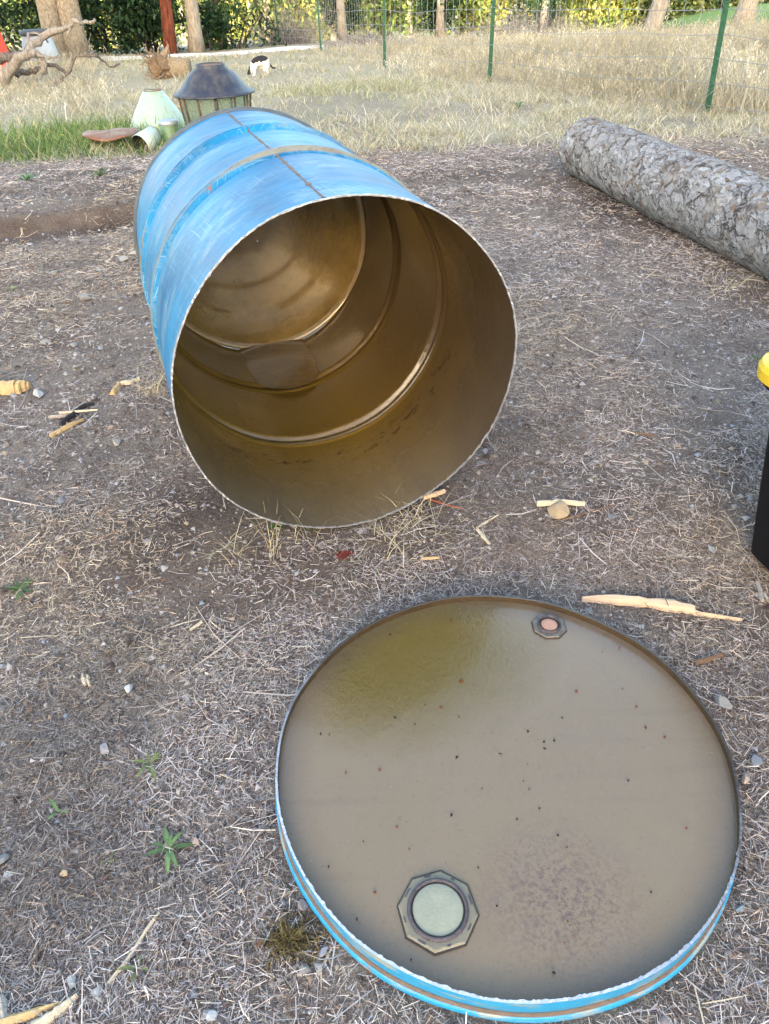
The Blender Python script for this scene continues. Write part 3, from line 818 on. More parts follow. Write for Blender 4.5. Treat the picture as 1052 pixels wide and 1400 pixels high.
    lo = mesh_obj('bark', V.reshape(-1, 3), F, bk, e, np.clip(C, 0.01, 0.8).reshape(-1, 3), True)
    ua = lo.data.attributes.new('bark_uv', 'FLOAT_VECTOR', 'POINT'); ua.data.foreach_set('vector', np.stack([Sg, Rl * 1.0 * np.abs(Ag - math.pi * 1.5 + 2 * math.pi * (Ag < math.pi / 2)), 0 * Sg], -1).astype(np.float32).ravel())
    nf = 2600; fs = 0.01 + (L - 0.02) * rng.random(nf) ** 1.15; fa = rng.random(nf) * 6.283
    mb = MB(); i_s = np.clip((fs / L * (N - 1)).astype(int), 0, N - 1); i_a = (fa / 6.28318 * K).astype(int) % K
    fc = palette(rng, nf, [(0.30, 0.30, 0.31), (0.24, 0.235, 0.235), (0.36, 0.36, 0.37), (0.20, 0.165, 0.14), (0.17, 0.12, 0.09)], [5, 4, 3, 2, 1], 0.12)
    D3 = np.array([dirv[0], dirv[1], 0.0]); UP = np.array([0, 0, 1.0])
    for j in range(nf):
        ca, sa = math.cos(fa[j]), math.sin(fa[j]); nr = perp * ca + UP * sa; tg = -perp * sa + UP * ca
        r0 = rad[i_s[j], i_a[j]]; c0 = cen[i_s[j]] + nr * (r0 - 0.0005)
        th = rng.normal(0.35, 0.5); e1_ = D3 * math.cos(th) + tg * math.sin(th); e2_ = -D3 * math.sin(th) + tg * math.cos(th)
        l, w = 0.010 + 0.018 * rng.random(), 0.006 + 0.009 * rng.random(); m_ = 7
        aa = np.sort(rng.random(m_)) * 6.283; rr = 0.7 + 0.5 * rng.random(m_)
        px_, py_ = l * rr * np.cos(aa), w * rr * np.sin(aa)
        lift = 0.0008 + 0.0024 * rng.random() * np.clip(0.5 + px_ / l * 0.5 * rng.choice([-1, 1]) + py_ / w * 0.4, 0, 1)
        sag = (px_ * (e1_ @ tg) + py_ * (e2_ @ tg)) ** 2 / (2 * Rl)
        top = c0 + px_[:, None] * e1_ + py_[:, None] * e2_ + (lift - sag)[:, None] * nr
        bot = c0 + 0.9 * px_[:, None] * e1_ + 0.9 * py_[:, None] * e2_ - (0.003 + sag)[:, None] * nr
        V_ = np.vstack([top, bot]); F_ = [tuple(range(m_))] + [(i, i + m_, (i + 1) % m_ + m_, (i + 1) % m_) for i in range(m_)]
        mb.add(V_, F_, np.vstack([np.tile(fc[j], (m_, 1)), np.tile(fc[j] * 0.35, (m_, 1))]))
    t2 = NT('bark_flake'); v2 = t2.coords()
    c2 = t2.mix(t2.math('MULTIPLY', t2.ramp(t2.noise(v2, 160, 4, 0.7), [(0.35, 1.0), (0.6, 0.0)]), 0.5), t2.attr(), (0.10, 0.08, 0.07))
    tag(mb.build('bark_flakes', t2.done(t2.bsdf(c2, 0.95, normal=t2.bump(t2.noise(v2, 260, 4, 0.7), 0.5, 0.002), spec=0.1)), e), kind='stuff')
    we = m_plain('cut_wood', (0.36, 0.26, 0.16), 0.9, 0, 0.3, 60, 0.3)
    for i in (1, N - 2):
        ring = (V[i] - cen[i]) * 0.985 + cen[i]
        Vd = np.vstack([ring, cen[i] + (-dirv if i == 1 else dirv) * 0.004])
        mesh_obj('cut_end', Vd, [(j, (j + 1) % K, K) for j in range(K)], we, e)
build_log()

# ------------------------------------------------------------------ the black tote with a yellow lid at the right edge
def rrect(x0, x1, y0, y1, r, n=6):
    P = []
    for cx, cy, a0 in ((x1 - r, y1 - r, 0), (x0 + r, y1 - r, 90), (x0 + r, y0 + r, 180), (x1 - r, y0 + r, 270)):
        for i in range(n + 1):
            a = R_(a0 + 90 * i / n); P.append((cx + r * math.cos(a), cy + r * math.sin(a)))
    return P
def loft(rings, cap0=True, cap1=True):
    k = len(rings[0]); V = [p for r in rings for p in r]; F = []
    for i in range(len(rings) - 1):
        for j in range(k): F.append((i * k + j, i * k + (j + 1) % k, (i + 1) * k + (j + 1) % k, (i + 1) * k + j))
    if cap0: F.append(tuple(range(k))[::-1])
    if cap1: F.append(tuple((len(rings) - 1) * k + j for j in range(k)))
    return V, F
def build_tote():
    p = G(1019, 757)
    e = empty('storage_tote', p, R_(-78))
    tag(e, 'black plastic tote with a yellow lid at the right edge', 'storage tote')
    Hh = 0.322; W, D = 0.62, 0.40
    mb = m_plain('black_plastic', (0.006, 0.006, 0.008), 0.6, 0, 0.2, 200, 0.12, 0.25)
    my = m_plain('yellow_plastic', (0.72, 0.48, 0.03), 0.4, 0, 0.08, 60, 0.05)
    def ring(off, z, r): return [(x, y, z) for x, y in rrect(-off, W + off, -off, D + off, r)]
    # local corner (0,0) is the bottom corner nearest the drum; it flares upwards
    mesh_obj('tub', *loft([ring(-0.010, 0.002, 0.012), ring(0, 0.012, 0.016), ring(0.017, Hh * 0.5, 0.022), ring(0.034, Hh, 0.03), ring(0.054, Hh + 0.003, 0.05), ring(0.054, Hh + 0.014, 0.05)]), mb, e, None, False)
    mesh_obj('lid', *loft([ring(0.060, Hh + 0.012, 0.055), ring(0.065, Hh + 0.015, 0.06), ring(0.066, Hh + 0.030, 0.06), ring(0.063, Hh + 0.038, 0.058), ring(0.055, Hh + 0.042, 0.055), ring(0.030, Hh + 0.042, 0.04), ring(0.022, Hh + 0.036, 0.035)]), my, e, None, False)
build_tote()

# ------------------------------------------------------------------ trees and shrubs at the back
def leaves(C, size, rng, flat=0.3):
    """diamond leaves round the centres C"""
    N = len(C); size = np.broadcast_to(size, (N,))
    a = rng.standard_normal((N, 3)); a /= np.linalg.norm(a, axis=1)[:, None]
    b = rng.standard_normal((N, 3)); b[:, 2] *= flat
    b -= a * (a * b).sum(1)[:, None]; b /= np.linalg.norm(b, axis=1)[:, None] + 1e-9
    l = size[:, None] * a; w = 0.42 * size[:, None] * b
    nrm = np.cross(a, b) * (0.18 * size[:, None])
    V = np.stack([C - l, C - w + nrm, C + l, C + w + nrm], 1).reshape(-1, 3)
    return V, np.arange(N * 4).reshape(N, 4)

def crown(parent, centre, radii, ncl, nl, size, cols, seed, name='crown', shell=0.45, cluster=0.30):
    rng = np.random.default_rng(seed)
    d = rng.standard_normal((ncl, 3)); d /= np.linalg.norm(d, axis=1)[:, None]
    rr = (shell + (1 - shell) * rng.random(ncl)) ** 0.7
    cc = d * rr[:, None] * np.array(radii) + np.array(centre)
    cl = palette(rng, ncl, cols, v=0.22)
    cr = np.array(radii).min() * cluster * (0.6 + 0.8 * rng.random(ncl))
    P = (cc[:, None, :] + rng.standard_normal((ncl, nl, 3)) * cr[:, None, None] * 0.6).reshape(-1, 3)
    C = np.repeat(cl, nl, 0) * (1 + 0.22 * rng.standard_normal((ncl * nl, 1)))
    V, F = leaves(P, size * (0.7 + 0.6 * rng.random(len(P))), rng)
    return mesh_obj(name, V, F, M_LEAF, parent, np.repeat(np.clip(C, 0.006, 0.8), 4, 0))

def column_crown(parent, off, w, z0, z1, ncl, nl, size, cols, seed):
    rng = np.random.default_rng(seed)
    z = z0 + (z1 - z0) * rng.random(ncl); a = rng.random(ncl) * 6.283
    r = w * (0.35 + 0.65 * rng.random(ncl)) * np.minimum(1, 0.45 + (z - z0) * 1.6)
    cc = np.stack([r * np.cos(a), 0.7 * r * np.sin(a), z], -1) + np.array(off)
    P = (cc[:, None] + rng.standard_normal((ncl, nl, 3)) * np.array([0.07, 0.07, 0.10])).reshape(-1, 3)
    C = np.repeat(palette(rng, ncl, cols, v=0.25), nl, 0) * (1 + 0.2 * rng.standard_normal((ncl * nl, 1)))
    V, F = leaves(P, size * (0.7 + 0.6 * rng.random(len(P))), rng)
    return mesh_obj('crown', V, F, M_LEAF, parent, np.repeat(np.clip(C, 0.006, 0.8), 4, 0))

def bark_mat(name, c0, c1, sx=14, sz=3):
    t = NT(name); v = t.coords((sx, sx, sz))
    n = t.noise(v, 1.6, 5, 0.7, 0.4)
    c = t.mix(t.ramp(n, [(0.35, 0.0), (0.65, 1.0)]), c0, c1)
    return t.done(t.bsdf(c, 0.95, normal=t.bump(n, 0.8, 0.03), spec=0.15))
M_BTAN = bark_mat('tan_bark', (0.17, 0.125, 0.085), (0.42, 0.35, 0.26), 22, 12)
M_BRED = bark_mat('red_bark', (0.06, 0.018, 0.012), (0.20, 0.065, 0.04), 16, 3)
M_BGREY = bark_mat('grey_bark', (0.18, 0.155, 0.13), (0.38, 0.34, 0.29), 18, 5)
M_BDARK = bark_mat('dark_bark', (0.05, 0.04, 0.033), (0.12, 0.10, 0.085), 18, 5)

GREEN_D = [(0.016, 0.045, 0.020), (0.028, 0.065, 0.026), (0.05, 0.095, 0.035), (0.02, 0.04, 0.022)]
GREEN_M = [(0.06, 0.11, 0.03), (0.09, 0.15, 0.04), (0.045, 0.085, 0.03)]
YELLOW = [(0.22, 0.26, 0.06), (0.32, 0.33, 0.08), (0.16, 0.23, 0.06), (0.40, 0.36, 0.10)]
GREEN_Y = [(0.13, 0.20, 0.05), (0.18, 0.25, 0.06), (0.24, 0.28, 0.08), (0.09, 0.15, 0.04)]

def limb(p0, p1, r0, r1, rng, n=9, sag=0.15, k=8):
    p0, p1 = np.array(p0, float), np.array(p1, float); L = np.linalg.norm(p1 - p0)
    mid = (p0 + p1) / 2 + rng.standard_normal(3) * L * sag * 0.4
    P = spline([p0, mid, p1], n) + rng.standard_normal((n, 3)) * L * 0.008
    return tube(P, np.linspace(r0, r1, n), k, 0.08, int(rng.integers(1e6)))

def tree(name, label, u, v, y, lean, height, rad, bark, crowns, seed, group=None, limbs=4, trunks=((0, 0),), flare=1.35):
    """v is the height on the photograph of the tree's foot; crowns: list of (offset, radii, clusters, leaves, leaf size, colours)"""
    rng = np.random.default_rng(seed)
    p = at(u, v, y); p[2] = float(terrain(p[0], p[1])) - 0.04
    e = empty(name, p); tag(e, label, 'tree', group)
    for (ox, oy) in trunks:
        n = 16; t = np.linspace(0, 1, n)
        P = np.stack([ox + lean[0] * t * height + 0.05 * np.sin(t * 7 + seed), oy + lean[1] * t * height + 0.04 * np.sin(t * 5 + 1), t * height], -1)
        r = rad * (1 - 0.55 * t) * (1 + (flare - 1) * np.exp(-t * height / 0.25))
        mesh_obj('trunk', *tube(P, r, 18, 0.05, seed), bark, e, None, True)
        for i in range(limbs):
            f = 0.30 + 0.6 * rng.random(); q = P[int(f * (n - 1))]
            a = rng.random() * 6.283; l = height * 0.28 * (0.6 + rng.random() * 0.6)
            w = q + np.array([math.cos(a) * l, math.sin(a) * l, l * 0.45])
            mesh_obj('limb', *limb(q, w, rad * 0.35, rad * 0.08, rng), bark, e, None, True)
    for i, (off, radii, ncl, nl, sz, cols) in enumerate(crowns):
        crown(e, off, radii, ncl, nl, sz, cols, seed * 7 + i)
    return e

def shrub(name, label, u, y, radii, ncl, nl, sz, cols, seed, zc=None, group=None, stems=5, bark=None, cat='shrub'):
    rng = np.random.default_rng(seed)
    p = at(u, 40, y); p[2] = float(terrain(p[0], p[1])) - 0.03
    e = empty(name, p); tag(e, label, cat, group)
    zc = radii[2] * 0.85 if zc is None else zc
    for i in range(stems):
        a = rng.random() * 6.283; q = np.array([math.cos(a) * radii[0] * 0.6, math.sin(a) * radii[1] * 0.6, zc * (0.8 + 0.6 * rng.random())])
        mesh_obj('stem', *limb((0.1 * math.cos(a), 0.1 * math.sin(a), 0), q, 0.03, 0.008, rng, 7, 0.3, 6), bark or M_BDARK, e, None, True)
    if ncl:
        crown(e, (0, 0, zc), radii, ncl, nl, sz, cols, seed * 5 + 1, 'foliage', 0.25, 0.34)
    return e

# left: behind the path
tree('twin_trunk_tree', 'twin-trunked tree with mottled tan bark beside the grey bin', 94, 66, 14.6, (0.0, 0.02), 7.0, 0.185, M_BTAN, [((0, 0, 5.6), (2.0, 2.0, 1.8), 60, 40, 0.09, GREEN_D)], 11, trunks=((-0.155, 0), (0.165, 0.03)), limbs=2, flare=1.12)
tree('red_bark_tree', 'slender tree with dark red peeling bark and forking stems', 232, 62, 16.2, (0.015, 0), 5.0, 0.058, M_BRED, [((0, 0, 4.4), (1.6, 1.5, 1.2), 50, 40, 0.07, GREEN_M)], 12, trunks=((0, 0), (0.065, 0.02), (-0.05, 0.05)), limbs=2)
tree('grey_trunk_tree', 'tree with a straight pale grey trunk right of the red-barked tree', 266, 62, 16.6, (0.01, 0.01), 6.0, 0.125, M_BGREY, [((0, 0, 5.0), (1.8, 1.8, 1.4), 50, 40, 0.08, GREEN_M)], 13, limbs=3)
shrub('evergreen_shrub', 'dark evergreen shrub behind the grey bin at the left edge', 20, 16.3, (1.6, 0.9, 1.3), 90, 60, 0.06, GREEN_D, 21)
shrub('evergreen_shrub', 'dark evergreen shrub right of the twin-trunked tree', 150, 16.6, (1.0, 0.8, 1.1), 90, 60, 0.055, GREEN_D, 22)
shrub('evergreen_shrub', 'dense dark shrub left of the red-barked tree', 205, 17.2, (0.75, 0.7, 1.0), 60, 60, 0.055, GREEN_D, 23)
shrub('evergreen_shrub', 'loose leafy shrub between the grey trunk and the fence end', 318, 17.6, (1.0, 0.6, 0.75), 34, 34, 0.055, GREEN_D + GREEN_M, 24, zc=0.45, stems=8)
shrub('leafy_shrub', 'small round-leaved shrub right of the grey trunk', 292, 17.2, (0.35, 0.3, 0.5), 24, 40, 0.05, GREEN_D, 25)
def arching_tree():
    rng = np.random.default_rng(31)
    p = at(286, 60, 18.4); p[2] = float(terrain(p[0], p[1]))
    e = empty('crooked_tree', p); tag(e, 'crooked dark tree with low arching limbs over the path', 'tree')
    mesh_obj('trunk', *tube(spline([(0, 0, -0.05), (0.05, 0, 0.5), (0.4, 0.05, 0.95), (1.0, 0.1, 1.25), (1.9, 0.2, 1.5)], 18), np.linspace(0.09, 0.04, 18), 10, 0.08, 1), M_BDARK, e, None, True)
    for q in (((0.4, 0.05, 0.95), (0.9, 0, 0.35)), ((1.0, 0.1, 1.25), (1.35, 0, 0.3)), ((0.05, 0, 0.5), (-0.5, 0, 1.4)), ((1.2, 0.1, 1.3), (1.0, 0.1, 2.6)), ((0.75, 0.1, 1.15), (0.5, 0.2, 2.5))):
        mesh_obj('limb', *limb(q[0], q[1], 0.04, 0.012, rng, 9, 0.35), M_BDARK, e, None, True)
    crown(e, (0.8, 0, 1.9), (1.5, 0.8, 0.9), 50, 40, 0.06, GREEN_M + YELLOW, 77)
arching_tree()

# beyond the fence: ivy-clad evergreens
for (u, v, y, w, sd, lab) in ((470, 47, 19.5, 0.50, 41, 'dark ivy-clad evergreen with a grey trunk, left of the fence gap'), (605, 46, 21.5, 0.52, 42, 'dark columnar evergreen with a bare pinkish trunk foot'), (744, 36, 25.0, 0.62, 43, 'dark evergreen rising from grey brambles')):
    ev = tree('evergreen_tree', lab, u, v, y, (0.0, 0.0), 6.0, 0.095, M_BGREY, [], sd, 'ivy-clad evergreens beyond the fence', limbs=0)
    column_crown(ev, (0, 0.36, 0), w, 0.22, 5.6, 420, 40, 0.045, GREEN_D, sd)
tree('leaning_tree', 'bare leaning grey-brown trunk standing in the tall dry grass', 886, 56, 14.0, (0.16, 0.0), 5.0, 0.13, M_BGREY, [((0.9, 0, 4.6), (1.4, 1.4, 1.0), 40, 40, 0.08, GREEN_Y)], 44, limbs=2)
tree('leaning_tree', 'brownish trunk right of the tall green fence post', 1012, 40, 21.0, (0.05, 0.0), 5.0, 0.22, M_BGREY, [((0.4, 0, 4.6), (1.6, 1.6, 1.2), 40, 40, 0.08, GREEN_Y)], 45, limbs=2)
for (u, y, rd, sd, lab) in ((720, 20.0, (1.2, 0.7, 0.62), 51, 'tangled grey bramble under the dark evergreen'), (500, 16.0, (0.65, 0.4, 0.35), 52, 'low grey dead brush along the fence'), (395, 18.9, (0.5, 0.4, 0.9), 53, 'brown dead brush by the far fence post')):
    e = shrub('dead_brush', lab, u, y, rd, 0, 0, 0, None, sd, stems=0, cat='brush')
    rng = np.random.default_rng(sd); n = 700
    b = np.stack([rng.normal(0, rd[0] * 0.5, n), rng.normal(0, rd[1] * 0.5, n), np.zeros(n)], -1)
    dr = rng.standard_normal((n, 3)); dr[:, 2] = np.abs(dr[:, 2]) + 0.5; dr /= np.linalg.norm(dr, axis=1)[:, None]
    ln = rd[2] * (0.5 + 0.9 * rng.random(n)); t = np.linspace(0, 1, 4)
    P = b[:, None] + dr[:, None] * (ln[:, None] * t)[..., None]; P[..., 2] -= 0.35 * rd[2] * (t ** 2)[None] * rng.random((n, 1))
    P[..., 0] += 0.12 * (t ** 2)[None] * rng.standard_normal((n, 1))
    sd_ = np.cross(dr, rng.standard_normal((n, 3))); sd_ /= np.linalg.norm(sd_, axis=1)[:, None]
    V, F = strips(P, np.broadcast_to(0.006 * (1.1 - t), (n, 4)), sd_)
    tw = mesh_obj('twigs', V, F, M_STRAW, e, np.repeat(palette(rng, n, [(0.22, 0.20, 0.20), (0.30, 0.27, 0.25), (0.14, 0.12, 0.12)]), 8, 0)); tag(tw, kind='stuff')

# right: hedge and lawn in the distance
lawn_v, lawn_f = [], []
for i in range(24):
    for j in range(8):
        x = 10 + i * 0.9; y = 24 + j * 1.3 + 0.12 * i
        lawn_v.append((x, y, float(terrain(x, y)) + 0.03 + 0.7 * ss(24, 31, y) * ss(9, 14, x)))
for i in range(23):
    for j in range(7):
        a = i * 8 + j; lawn_f.append((a, a + 8, a + 9, a + 1))
tag(mesh_obj('lawn', lawn_v, lawn_f, m_plain('lawn_grass', (0.07, 0.15, 0.035), 0.95, 0, 0.35, 9, 0.6), None, None, True), 'mown green lawn beyond the meadow at the right', 'lawn', kind='structure')
HB = [(0.06, 0.085, 0.03), (0.10, 0.13, 0.04), (0.04, 0.065, 0.03), (0.16, 0.16, 0.05)]
for (u, y, rd, cols, sd, lab) in ((815, 38, (2.6, 1.8, 2.6), YELLOW, 61, 'yellow-green bush left of the leaning trunk'), (870, 36, (2.4, 1.6, 2.3), YELLOW, 62, 'golden leafy bush behind the leaning trunk'), (935, 34, (2.4, 1.6, 2.4), HB, 63, 'olive hedge bush right of the leaning trunk'), (985, 34.5, (2.2, 1.6, 2.5), HB, 64, 'olive hedge bush behind the tall green fence post'), (1045, 34, (2.4, 1.7, 2.5), HB, 65, 'olive hedge bush at the right edge of the picture')):
    shrub('hedge_bush', lab, u, y, rd, 130, 60, 0.10, cols, sd, zc=rd[2] * 0.75, group='hedge beyond the lawn')
# far sunlit trees
far = [(30, 52, 'behind the red hoarding'), (105, 47, 'behind the twin-trunked tree'), (180, 50, 'behind the shrub left of the red-barked tree'), (250, 45, 'between the red-barked tree and the grey trunk'), (310, 49, 'seen through the crooked dark tree'), (365, 44, 'left of the farthest fence post'), (415, 52, 'between the two farthest fence posts'), (455, 46, 'behind the ivy-clad grey trunk'), (520, 50, 'behind the white-capped middle fence post'), (560, 44, 'just left of the bare pinkish trunk foot'), (630, 48, 'just right of the bare pinkish trunk foot'), (680, 45, 'behind the second nearest fence post'), (745, 52, 'behind the evergreen in the brambles'), (800, 47, 'above the yellow-green bush'), (870, 54, 'above the golden bush'), (940, 48, 'above the olive hedge right of the leaning trunk'), (1010, 52, 'above the olive hedge by the nearest fence post')]
for i, (u, y, where) in enumerate(far):
    rng = np.random.default_rng(200 + i)
    p = at(u, 40, y); p[2] = float(terrain(p[0], p[1]))
    e = empty('broadleaf_tree', p)
    tag(e, 'sunlit far tree ' + where, 'tree', 'far row of sunlit trees')
    h = 6 + 2 * rng.random()
    mesh_obj('trunk', *tube(spline([(0, 0, -0.1), (0.1, 0, h * 0.3), (0.0, 0.1, h * 0.8)], 8), np.linspace(0.2, 0.06, 8), 8, 0.08, i), M_BGREY, e, None, True)
    crown(e, (0, 0, h * 0.52), (2.7 + rng.random(), 2.0, h * 0.55), 190, 34, 0.15, YELLOW if i % 3 else GREEN_Y, 300 + i, 'crown', 0.35, 0.36)

# ------------------------------------------------------------------ wire fence on green T-posts
def build_fence():
    base = [(382, 57, 18.2), (439, 64, 14.9), (526, 90, 10.6), (669, 117, 8.05), (964, 168, 5.55)]
    P = [at(*b) for b in base]
    for p in P: p[2] = float(terrain(p[0], p[1]))
    Q = [P[0] + (P[0] - P[1]) * 1.0] + P + [P[4] + (P[4] - P[3]) * 0.95]
    for p in (Q[0], Q[-1]): p[2] = float(terrain(p[0], p[1]))
    e = empty('wire_fence', P[2]); tag(e, 'woven wire fence on green steel posts at the edge of the meadow', 'fence')
    o = P[2]
    mg = m_plain('green_post_paint', (0.008, 0.070, 0.040), 0.5, 0, 0.25, 20, 0.15)
    mw = m_plain('galvanised_wire', (0.30, 0.31, 0.32), 0.5, 0.5, 0.2, 20, 0.1)
    mwhite = m_plain('white_cap', (0.75, 0.76, 0.76), 0.5)
    HT = 1.08; rng = np.random.default_rng(4)
    lean = []
    for i, p in enumerate(P):
        ln = np.array([-0.035 if i == 4 else rng.normal(0, 0.012), 0, 1.0]); lean.append(ln)
        c = [(-0.018, -0.006), (0.018, -0.006), (0.018, 0.0), (0.004, 0.0), (0.004, 0.026), (-0.004, 0.026), (-0.004, 0.0), (-0.018, 0.0)]
        r0 = [tuple(p - o + np.array([x, y, -0.1])) for x, y in c]
        r1 = [tuple(p - o + np.array([x, y, 0]) + ln * HT) for x, y in c]
        po = mesh_obj('post', *loft([r0, r1]), mg, e)
        mb = MB()
        for k in range(18):
            h = 0.06 + k * 0.055; b = box(-0.007, 0.007, -0.013, -0.006, h, h + 0.018)
            mb.add(np.array(b[0]) + (p - o) + ln * 0 + np.array([ln[0] * h, 0, 0]), b[1])
        tag(mb.build('studs', mg, po), kind='stuff')
        if i in (0, 1, 2):
            b = box(-0.021, 0.021, -0.012, 0.03, HT - 0.04, HT + 0.02)
            mesh_obj('cap', np.array(b[0]) + (p - o) + np.array([ln[0] * HT, 0, 0]), b[1], mwhite, po)
    hs = [0.05, 0.17, 0.30, 0.44, 0.59, 0.75, 0.91, 1.05]
    for h in hs:
        pts = []
        for i in range(len(Q) - 1):
            a, b = Q[i] - o, Q[i + 1] - o
            for t in np.linspace(0, 1, 9)[:-1]:
                q = a + (b - a) * t; q = q + np.array([0, -0.02, h + 0.012 * math.sin(t * 9 + i + h * 9) - 0.02 * math.sin(math.pi * t)]); pts.append(q)
        mesh_obj('strand', *tube(np.array(pts), 0.0022, 4, 0, 0, False), mw, e)
    mb = MB()
    for i in range(len(Q) - 1):
        a, b = Q[i] - o, Q[i + 1] - o; L = np.linalg.norm(b - a); n = int(L / 0.15)
        for k in range(n):
            t = (k + 0.5) / n; q = a + (b - a) * t
            w = [q + np.array([0.006 * math.sin(h * 14 + k), -0.02, h + 0.012 * math.sin(t * 9 + i + h * 9) - 0.02 * math.sin(math.pi * t)]) for h in hs]
            mb.add(*tube(w, 0.0019, 4, 0, 0, False))
    tag(mb.build('stay_wires', mw, e), kind='stuff')
build_fence()

# ------------------------------------------------------------------ junk in the green patch
def glass_mat():
    t = NT('old_glass'); v = t.coords()
    f = t.noise(v, 14, 4)
    a = t.bsdf(t.mix(f, (0.24, 0.28, 0.26), (0.38, 0.42, 0.39)), 0.25, spec=0.5)
    tr = t.n('BsdfTransparent'); tr.inputs[0].default_value = (0.86, 0.92, 0.87, 1)
    mx = t.n('MixShader'); mx.inputs[0].default_value = 0.84; t.l(a, mx.inputs[1]); t.l(tr.outputs[0], mx.inputs[2])
    return t.done(mx.outputs[0])
def rusty(name, base, amount=0.55):
    t = NT(name); v = t.coords()
    n = t.noise(v, 9, 6, 0.7)
    c = t.mix(t.noise(v, 30, 4), tuple(x * 0.75 for x in base), tuple(x * 1.2 for x in base))
    c = t.mix(t.ramp(n, [(amount, 0.0), (amount + 0.08, 1.0)]), c, (0.20, 0.085, 0.045))
    c = t.mix(t.math('MULTIPLY', t.ramp(t.noise(t.coords((10, 10, 3)), 1.5, 5, 0.7), [(0.45, 0.0), (0.7, 1.0)]), 0.45), c, (0.16, 0.14, 0.11))
    return t.done(t.bsdf(c, 0.42, normal=t.bump(n, 0.2, 0.01)))
def foot(u, v, y):
    p = at(u, v, y); p[2] = float(terrain(p[0], p[1])); return p

def build_lantern():
    y = 4.95; p = foot(293, 125, y)
    e = empty('lantern_head', p, R_(12)); e.scale = (0.87, 0.87, 0.98); tag(e, 'large old lantern head with dark conical hood and glass panes behind the drum', 'lantern')
    md = rusty('hood_dark', (0.024, 0.027, 0.045), 0.66)
    k = 40
    rb = 0.262; z0 = 0.0; z1 = 0.285
    prof = [(0.098, 0.428), (0.100, 0.440), (0.094, 0.442), (0.088, 0.430), (0.150, 0.385), (0.205, 0.325), (0.240, 0.296), (rb, 0.290), (rb + 0.012, 0.288), (rb + 0.012, 0.296), (0.245, 0.304), (0.210, 0.334), (0.155, 0.393)]
    mesh_obj('hood', *lathe(prof, k, True), md, e, None, True)
    mesh_obj('hood_mouth', *lathe([(0.098, 0.434), (0.06, 0.436), (0.001, 0.436)], k), M_RUST, e, None, True)
    n = 12; mr = rusty('bar_rust', (0.06, 0.05, 0.05), 0.50); gl = glass_mat()
    r1, r0 = 0.243, 0.205
    for i in range(n):
        a0, a1 = i / n * 6.28318, (i + 1) / n * 6.28318
        q0 = np.array([r0 * math.cos(a0), r0 * math.sin(a0), 0.012]); q1 = np.array([r1 * math.cos(a0), r1 * math.sin(a0), z1 + 0.006])
        mesh_obj('bar', *tube([q0, (q0 + q1) / 2, q1], 0.0075, 6), mr, e)
        s = 0.985
        V = []
        for r, z in ((r0 * s, 0.014), (r1 * s, z1)):
            for a in (a0 + 0.02, a1 - 0.02): V.append((r * math.cos(a), r * math.sin(a), z))
        for r, z in ((r0 * s - 0.004, 0.014), (r1 * s - 0.004, z1)):
            for a in (a0 + 0.02, a1 - 0.02): V.append((r * math.cos(a), r * math.sin(a), z))
        mesh_obj('pane', V, [(0, 1, 3, 2), (4, 6, 7, 5), (0, 2, 6, 4), (1, 5, 7, 3), (0, 4, 5, 1), (2, 3, 7, 6)], gl, e)
    mesh_obj('base_ring', *lathe([(r0 - 0.02, -0.02), (r0 + 0.012, -0.02), (r0 + 0.014, 0.012), (r0 - 0.02, 0.012)], k, True), mr, e, None, False)
build_lantern()

def build_shade():
    y = 5.55; p = foot(212, 140, y)
    e = empty('conical_shade', p); tag(e, 'pale green conical lamp shade standing mouth down in the grass', 'lamp shade')
    t = NT('pale_green_enamel'); v = t.coords()
    c = t.mix(t.noise(v, 6, 4), (0.26, 0.37, 0.30), (0.36, 0.47, 0.40))
    c = t.mix(t.ramp(t.noise(v, 26, 5, 0.7), [(0.52, 0.0), (0.66, 0.55)]), c, (0.24, 0.22, 0.15))
    m = t.done(t.bsdf(c, 0.3))
    k = 48
    o = mesh_obj('cone', *lathe([(0.226, 0.0), (0.225, 0.010), (0.14, 0.155), (0.066, 0.262), (0.060, 0.268), (0.060, 0.262), (0.135, 0.152), (0.219, 0.008)], k, True), m, e, None, True)
    mesh_obj('collar', *lathe([(0.058, 0.262), (0.060, 0.276), (0.054, 0.278), (0.050, 0.262)], k, True), rusty('collar_rust', (0.20, 0.23, 0.18), 0.48), e, None, True)
    mesh_obj('mouth', *lathe([(0.056, 0.270), (0.001, 0.268)], k), M_DARK, e)
build_shade()

def build_can():
    p = foot(229, 160, 5.0)
    e = empty('green_can', p, 0); tag(e, 'green tapered metal can with a grey lid beside the lantern', 'can')
    mesh_obj('body', *lathe([(0.001, 0.0), (0.066, 0.0), (0.067, 0.01), (0.057, 0.128), (0.055, 0.130)], 36), rusty('can_green', (0.10, 0.19, 0.09), 0.68), e, None, True)
    mesh_obj('lid', *lathe([(0.058, 0.128), (0.0595, 0.132), (0.0595, 0.150), (0.055, 0.153), (0.03, 0.152), (0.001, 0.152)], 36), m_plain('can_lid', (0.33, 0.37, 0.40), 0.45, 0.4, 0.2, 40, 0.2), e, None, True)
build_can()
def build_pot():
    p = foot(199, 178, 4.85)
    e = empty('tipped_pot', p + np.array([0, 0, 0.062])); e.rotation_euler = Vector((-0.45, -0.85, -0.22)).to_track_quat('Z', 'Y').to_euler()
    tag(e, 'small pale metal pot tipped on its side in the grass', 'pot')
    mesh_obj('wall', *lathe([(0.060, 0.07), (0.062, 0.068), (0.055, -0.06), (0.04, -0.066), (0.001, -0.066)], 32), m_plain('pale_tin', (0.50, 0.56, 0.50), 0.4, 0.2, 0.2, 30, 0.3), e, None, True)
    mesh_obj('inside', *lathe([(0.060, 0.07), (0.052, -0.055), (0.001, -0.058)], 32), M_DARK, e, None, True)
build_pot()
